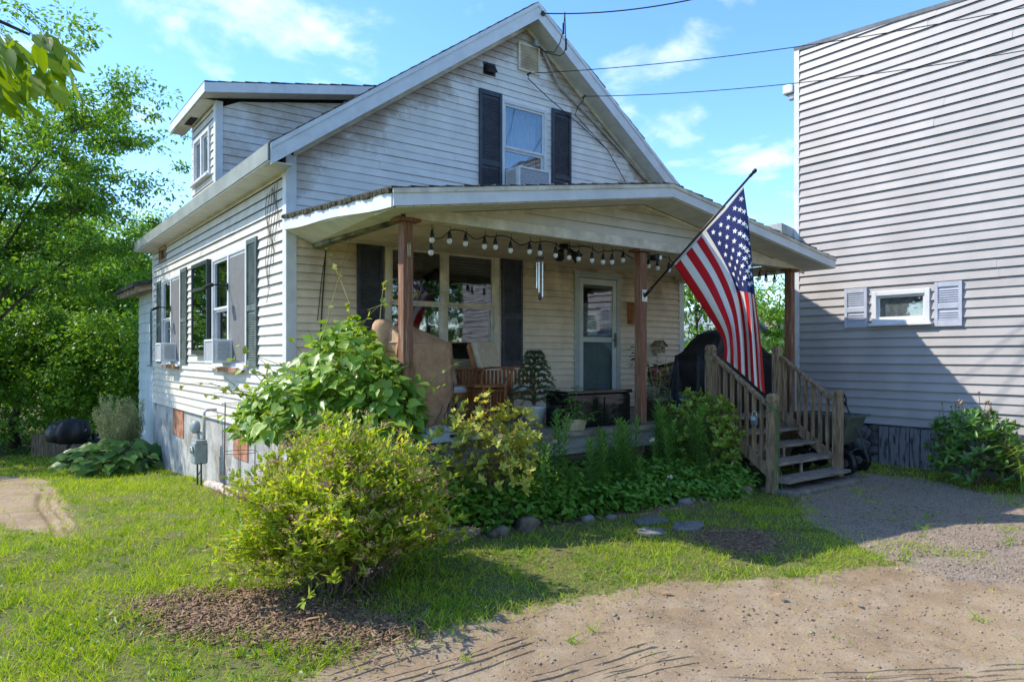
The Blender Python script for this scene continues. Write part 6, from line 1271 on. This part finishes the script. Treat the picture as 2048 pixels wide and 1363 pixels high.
wg = thing('garden_wagon', 'black garden cart with green grey tub and pull handle beside the steps', 'cart', (6.98, -2.98, .03)); g1 = .04
TUB = mat('grey_green_tub', (.10, .115, .09), .5, .1, 8)
MB().hexa([(6.80, -3.28, .45), (7.16, -3.28, .45), (7.16, -2.62, .45), (6.80, -2.62, .45), (6.73, -3.40, .84), (7.24, -3.40, .84), (7.24, -2.55, .84), (6.73, -2.55, .84)]).build('tub', TUB, wg, bevel=.03)
r = MB()
for (a, b_) in (((6.71, -3.42), (7.26, -3.42)), ((7.26, -3.42), (7.26, -2.53)), ((7.26, -2.53), (6.71, -2.53)), ((6.71, -2.53), (6.71, -3.42))): r.bar((*a, .855), (*b_, .855), .035, .03)
r.build('rim', TUB, wg)
MB().bar((6.98, -3.3, .40), (6.98, -2.6, .40), .10, .05).bar((6.80, -3.22, .36), (7.16, -3.22, .36), .05, .05).bar((6.80, -2.7, .36), (7.16, -2.7, .36), .05, .05).build('chassis', BLACKP, wg)
for (x, y) in ((6.74, -3.36), (7.24, -3.30), (6.74, -2.68), (7.24, -2.68)):
    rr_ = .165; ax_ = Vector((1, -.25, 0)).normalized() if y < -3 else Vector((1, 0, 0)); c_ = (x, y, g1 + rr_); w_ = MB().lathe(c_, [(.10, -.035), (.145, -.045), (.165, -.025), (.165, .025), (.145, .045), (.10, .035)], 22, ax_).build('wheel', BLACKP, wg, smooth=True); MB().lathe(c_, [(.02, -.045), (.035, -.04), (.09, -.03), (.101, -.034), (.101, .034), (.09, .03), (.02, .045)], 18, ax_).build('rim', CHROME, w_)
MB().tube([(6.98, -3.36, .26), (7.04, -3.52, .22), (7.02, -3.42, .55), (6.985, -3.22, 1.0)], .014, 8).build('handle_shaft', mat('cart_green', (.05, .065, .04), .5), wg); MB().tube([(6.985, -3.22, 1.0), (6.93, -3.21, 1.06), (6.94, -3.19, 1.14), (7.0, -3.18, 1.16), (7.03, -3.2, 1.08), (6.985, -3.22, 1.0)], .014, 8).build('handle_grip', BLACKP, wg, smooth=True)

# ------------------------------------------------------------------ stones
sts = [(926, 1084, 80, 34, 'wide brown field stone edging the bed beside the spirea'), (998, 1077, 46, 22, 'small brown edging stone between two larger bed stones'), (1061, 1064, 60, 32, 'rounded brown edging stone below the open azalea'), (1179, 1045, 30, 18, 'small grey edging stone below the lily stems'), (1228, 1040, 26, 14, 'little brown edging stone near the lilies'), (1327, 1023, 24, 14, 'small tan edging stone above the flagstones'), (1375, 1016, 38, 22, 'smooth grey edging stone above the flagstones'), (1399, 1008, 22, 14, 'small blue grey stone touching the smooth grey stone'), (1428, 1003, 28, 14, 'flat brown stone under the glossy shrub'), (1494, 994, 40, 28, 'brown stone at the foot of the stair newel')]
for i, (a, b, w_, h_, lb) in enumerate(sts):
    q = gpt(a, b); D_ = (q - CAMP).dot(FWD); rx_ = w_ / FPX * D_ / 2; rz_ = h_ / FPX * D_ / 2 * 1.1; tag(boulder('edging_stone', (q.x, q.y + rx_ * .4, gz(q.x, q.y) + rz_ * .55), (rx_, rx_ * .75, rz_), STONE if i not in (3, 6, 7) else SLATE, None, 200 + i), lb, 'stone', 'stones edging the bed')
for i, (a, b, w_, h_, lb) in enumerate(((1306, 1046, 80, 24, 'large grey flagstone at the bed edge'), (1304, 1069, 64, 16, 'thin cracked flagstone nearest the sunlit grass'), (1380, 1059, 84, 20, 'flat grey flagstone beside the dark mulch patch'))):
    q = gpt(a, b); D_ = (q - CAMP).dot(FWD); r0 = w_ / FPX * D_ / 2; rs = np.random.default_rng(i + 5); k = 11; pts = [(q.x + r0 * (1 + .18 * rs.normal()) * math.cos(t), q.y + r0 * .72 * (1 + .18 * rs.normal()) * math.sin(t), gz(q.x, q.y) + .0) for t in np.arange(k) * 2 * math.pi / k]
    tag(MB().prism(pts, (.0, .0, .045)).build('flagstone', SLATE, None, bevel=.012), lb, 'flagstone', 'flagstones at the bed edge')

# ------------------------------------------------------------------ back yard things
q = Vector(at(172, 16.6)); cvb = thing('covered_machine', 'garden machine under black plastic with a spoked wheel by the path', 'garden machine', q)
drape(cvb, BLACKC, (q.x - .35, q.y, q.z), [(.55, .25, .22, 2.5, .05, .1, 0), (.62, .40, .36, 2.5, .05, 0, 0), (.85, .44, .40, 2.5, .05, 0, 0), (1.05, .36, .34, 2.5, .04, .05, 0), (1.12, .2, .2, 2.5, .02, .08, 0)], seed=5)
drape(cvb, BLACKC, (q.x + .42, q.y, q.z), [(.02, .30, .2, 2.5, .06, 0, 0), (.5, .30, .22, 2.5, .05, 0, 0), (.75, .24, .2, 2.5, .05, -.05, 0)], seed=9)
MB().tube([(q.x - .1 + .33 * math.cos(t), q.y - .25 + .05 * math.sin(t), q.z + .34 + .33 * math.sin(t)) for t in np.linspace(0, 2 * math.pi, 25)], .035, 8).build('wheel', BLACKP, cvb, smooth=True)
MB().tube([(q.x - .3, q.y - .2, q.z + .5), (q.x - .02, q.y - .3, q.z + .9)], .015, 6).build('frame_bar', mat('bar_grey', (.3, .3, .28), .5), cvb)
fc = thing('plank_fence', 'low grey plank fence under the trees at the back of the lawn', 'fence', at(110, 18.2))
a, b = Vector(at(70, 18.4)), Vector(at(165, 18.0))
for k in range(17):
    p_ = a.lerp(b, k / 16); MB().box((p_.x - .075, p_.y - .012, p_.z - .1), (p_.x + .075, p_.y + .012, p_.z + .55 + .03 * math.sin(k * 3))).build('plank', GREYWD, fc)
MB().bar(a + Vector((0, .03, .4)), b + Vector((0, .03, .4)), .03, .08).build('rail', GREYWD, fc)
# houses beyond the porch
def far_house(px, D_, w_, d_, eave, ridge, wm, rm, label):
    x, y, z = at(px, D_); o = thing('distant_house', label, 'house', (x, y, 0)); MB().box((x - w_ / 2, y, 0), (x + w_ / 2, y + d_, eave)).prism([(x - w_ / 2, y, eave), (x + w_ / 2, y, eave), (x, y, ridge)], (0, d_, 0)).build('wall', wm, o)
    for s in (-1, 1): MB().hexa([(x + s * (w_ / 2 + .35), y - .3, eave - .2), (x, y - .3, ridge + .02), (x, y + d_, ridge + .02), (x + s * (w_ / 2 + .35), y + d_, eave - .2), (x + s * (w_ / 2 + .35), y - .3, eave - .05), (x, y - .3, ridge + .17), (x, y + d_, ridge + .17), (x + s * (w_ / 2 + .35), y + d_, eave - .05)]).build('roof', rm, o)
    for k in (-1, 1): window(o, 'x', y, x + k * w_ / 4 - .4, x + k * w_ / 4 + .4, eave - 1.5, eave - .5, 1, TRIM)
    return o
far_house(1480, 34, 5.0, 7, 2.6, 3.9, mat('pale_blue_siding', (.42, .52, .56), .6), mat('grey_blue_roof', (.25, .29, .32), .8), 'pale blue gabled house seen far beyond the porch')
far_house(1585, 45, 6, 7, 3.2, 4.6, mat('tan_wall', (.5, .42, .33), .7), mat('brown_roof', (.22, .15, .12), .8), 'tan house far behind near the last porch post')
# hedge line closing the view beyond
for i, px in enumerate((1380, 1430, 1500, 1560)):
    x, y, z = at(px, 40 + 3 * (i % 2)); tree('background_bush', ('round bush left of the distant houses', 'bush before the pale blue house', 'bush between the distant houses', 'bush before the tan house')[i], (x, y, 0), 2.2, (x, y, .95), (2.2, 2.0, 1.15), 3000, (.15, .26), (LFA, LFC, LFA, LFB)[i], 120 + i, (0, 0), .06, 'bushes beyond the porch', 4, cat='bush', clump=.4, zmin=-.9)

# ------------------------------------------------------------------ overhead wires
def cable(a, b, sag, r, n=18): a, b = Vector(a), Vector(b); return [a.lerp(b, t) - Vector((0, 0, sag * 4 * t * (1 - t))) for t in np.linspace(0, 1, n)]
s1 = thing('service_drop', 'black electric service cable at the gable peak with hanging loops', 'cable', onY(1086, 27, -.35)); A = onY(1086, 27, -.34); E = atD(1500, -30, 9.5)
MB().tube(cable(A, E, .12, .01), .009, 6).build('cable', WIREM, s1); MB().lathe(A, [(.03, -.03), (.035, 0), (.02, .03)], 10).build('insulator', BLACKP, s1)
j = A.lerp(E, .115) - Vector((0, 0, .02)); h = onY(1072, 88, -.06)
for k, (u, v) in enumerate((((1127, 60), (1108, 105)), ((1132, 92), (1120, 112)))):
    m1 = onY(u[0], u[1], -.55); m2 = onY(v[0], v[1], -.35); MB().tube([j, j.lerp(m1, .5), m1, m1.lerp(m2, .5) + Vector((.02, 0, -.03)), m2, m2.lerp(h, .6) - Vector((0, 0, .06)), h], .007, 6).build('drip_loop', WIREM, s1, smooth=True); MB().tube([m1 + Vector((0, 0, .10)), m1 - Vector((0, 0, .06))], .016, 8).build('splice', BLACKP, s1)
MB().box((h.x - .05, h.y - .05, h.z - .05), (h.x + .05, -.01, h.z + .05)).build('weather_head', PIPE, s1, bevel=.02)
cp = [onY(1080, 92, -.05), onY(1120, 175, -.05), onY(1180, 235, -.05), onY(1240, 300, -.05), onY(1290, 358, -.05)]
MB().tube(cp, .018, 6).build('service_cable', mat('grey_cable', (.42, .40, .36), .7), s1)
for nm, lb, st_, en, dn in (('telephone_wire', 'thin wire from below the gable vent across to the neighbour side', (1058, 147), (2230, -22), (1160, 250)), ('cable_wire', 'thin wire from the right gable edge across the neighbour siding', (1168, 193), (2230, 68), (1150, 230))):
    o = thing(nm, lb, 'wire', onY(*st_, -.06)); A = onY(*st_, -.10 if nm == 'telephone_wire' else -.34); E = atD(*en, 8.0); MB().tube(cable(A, E, .16, .01), .006, 5).build('wire', WIREM, o)
    b_ = onY(dn[0], dn[1], -.06); MB().tube([A, A + Vector((-.02, 0, -.08)), A.lerp(b_, .4) + Vector((-.05, 0, -.05)), b_, onY(1215, 300, -.06), onY(1250, 362, -.06)], .007, 5).build('drop_wire', WIREM, o)
    MB().tube([A - Vector((.03, 0, .03)), A + Vector((.03, 0, .02))], .016, 8).build('clamp', BLACKP, o)
# dead vine stems clinging to the corner
dv = thing('dead_vine', 'dry brown vine stems clinging to the house corner siding', 'vine', (-.04, .4, 3.2)); b = MB()
for k in range(7):
    y0 = .25 + .1 * k * .5; pts = [(-.035, y0 + .06 * math.sin(k + i * 1.3) + .02 * k, 3.85 - .14 * i - .01 * k) for i in range(5 + k)]; b.tube(pts, .004, 4)
b.build('stems', TWIG, dv)
dv2 = thing('dead_vine', 'dry dark vine stem running up the porch siding beside the left shutter', 'vine', (.8, -.03, .9)); b = MB()
b.tube([tuple(onY(640, 700, -.03)), tuple(onY(645, 600, -.03)), tuple(onY(650, 530, -.03)), tuple(onY(653, 480, -.03))], .008, 5); b.tube([tuple(onY(635, 640, -.03)), tuple(onY(643, 560, -.03)), tuple(onY(652, 500, -.03))], .005, 5); b.build('stems', mat('dark_twig', (.05, .04, .03), .9), dv2)
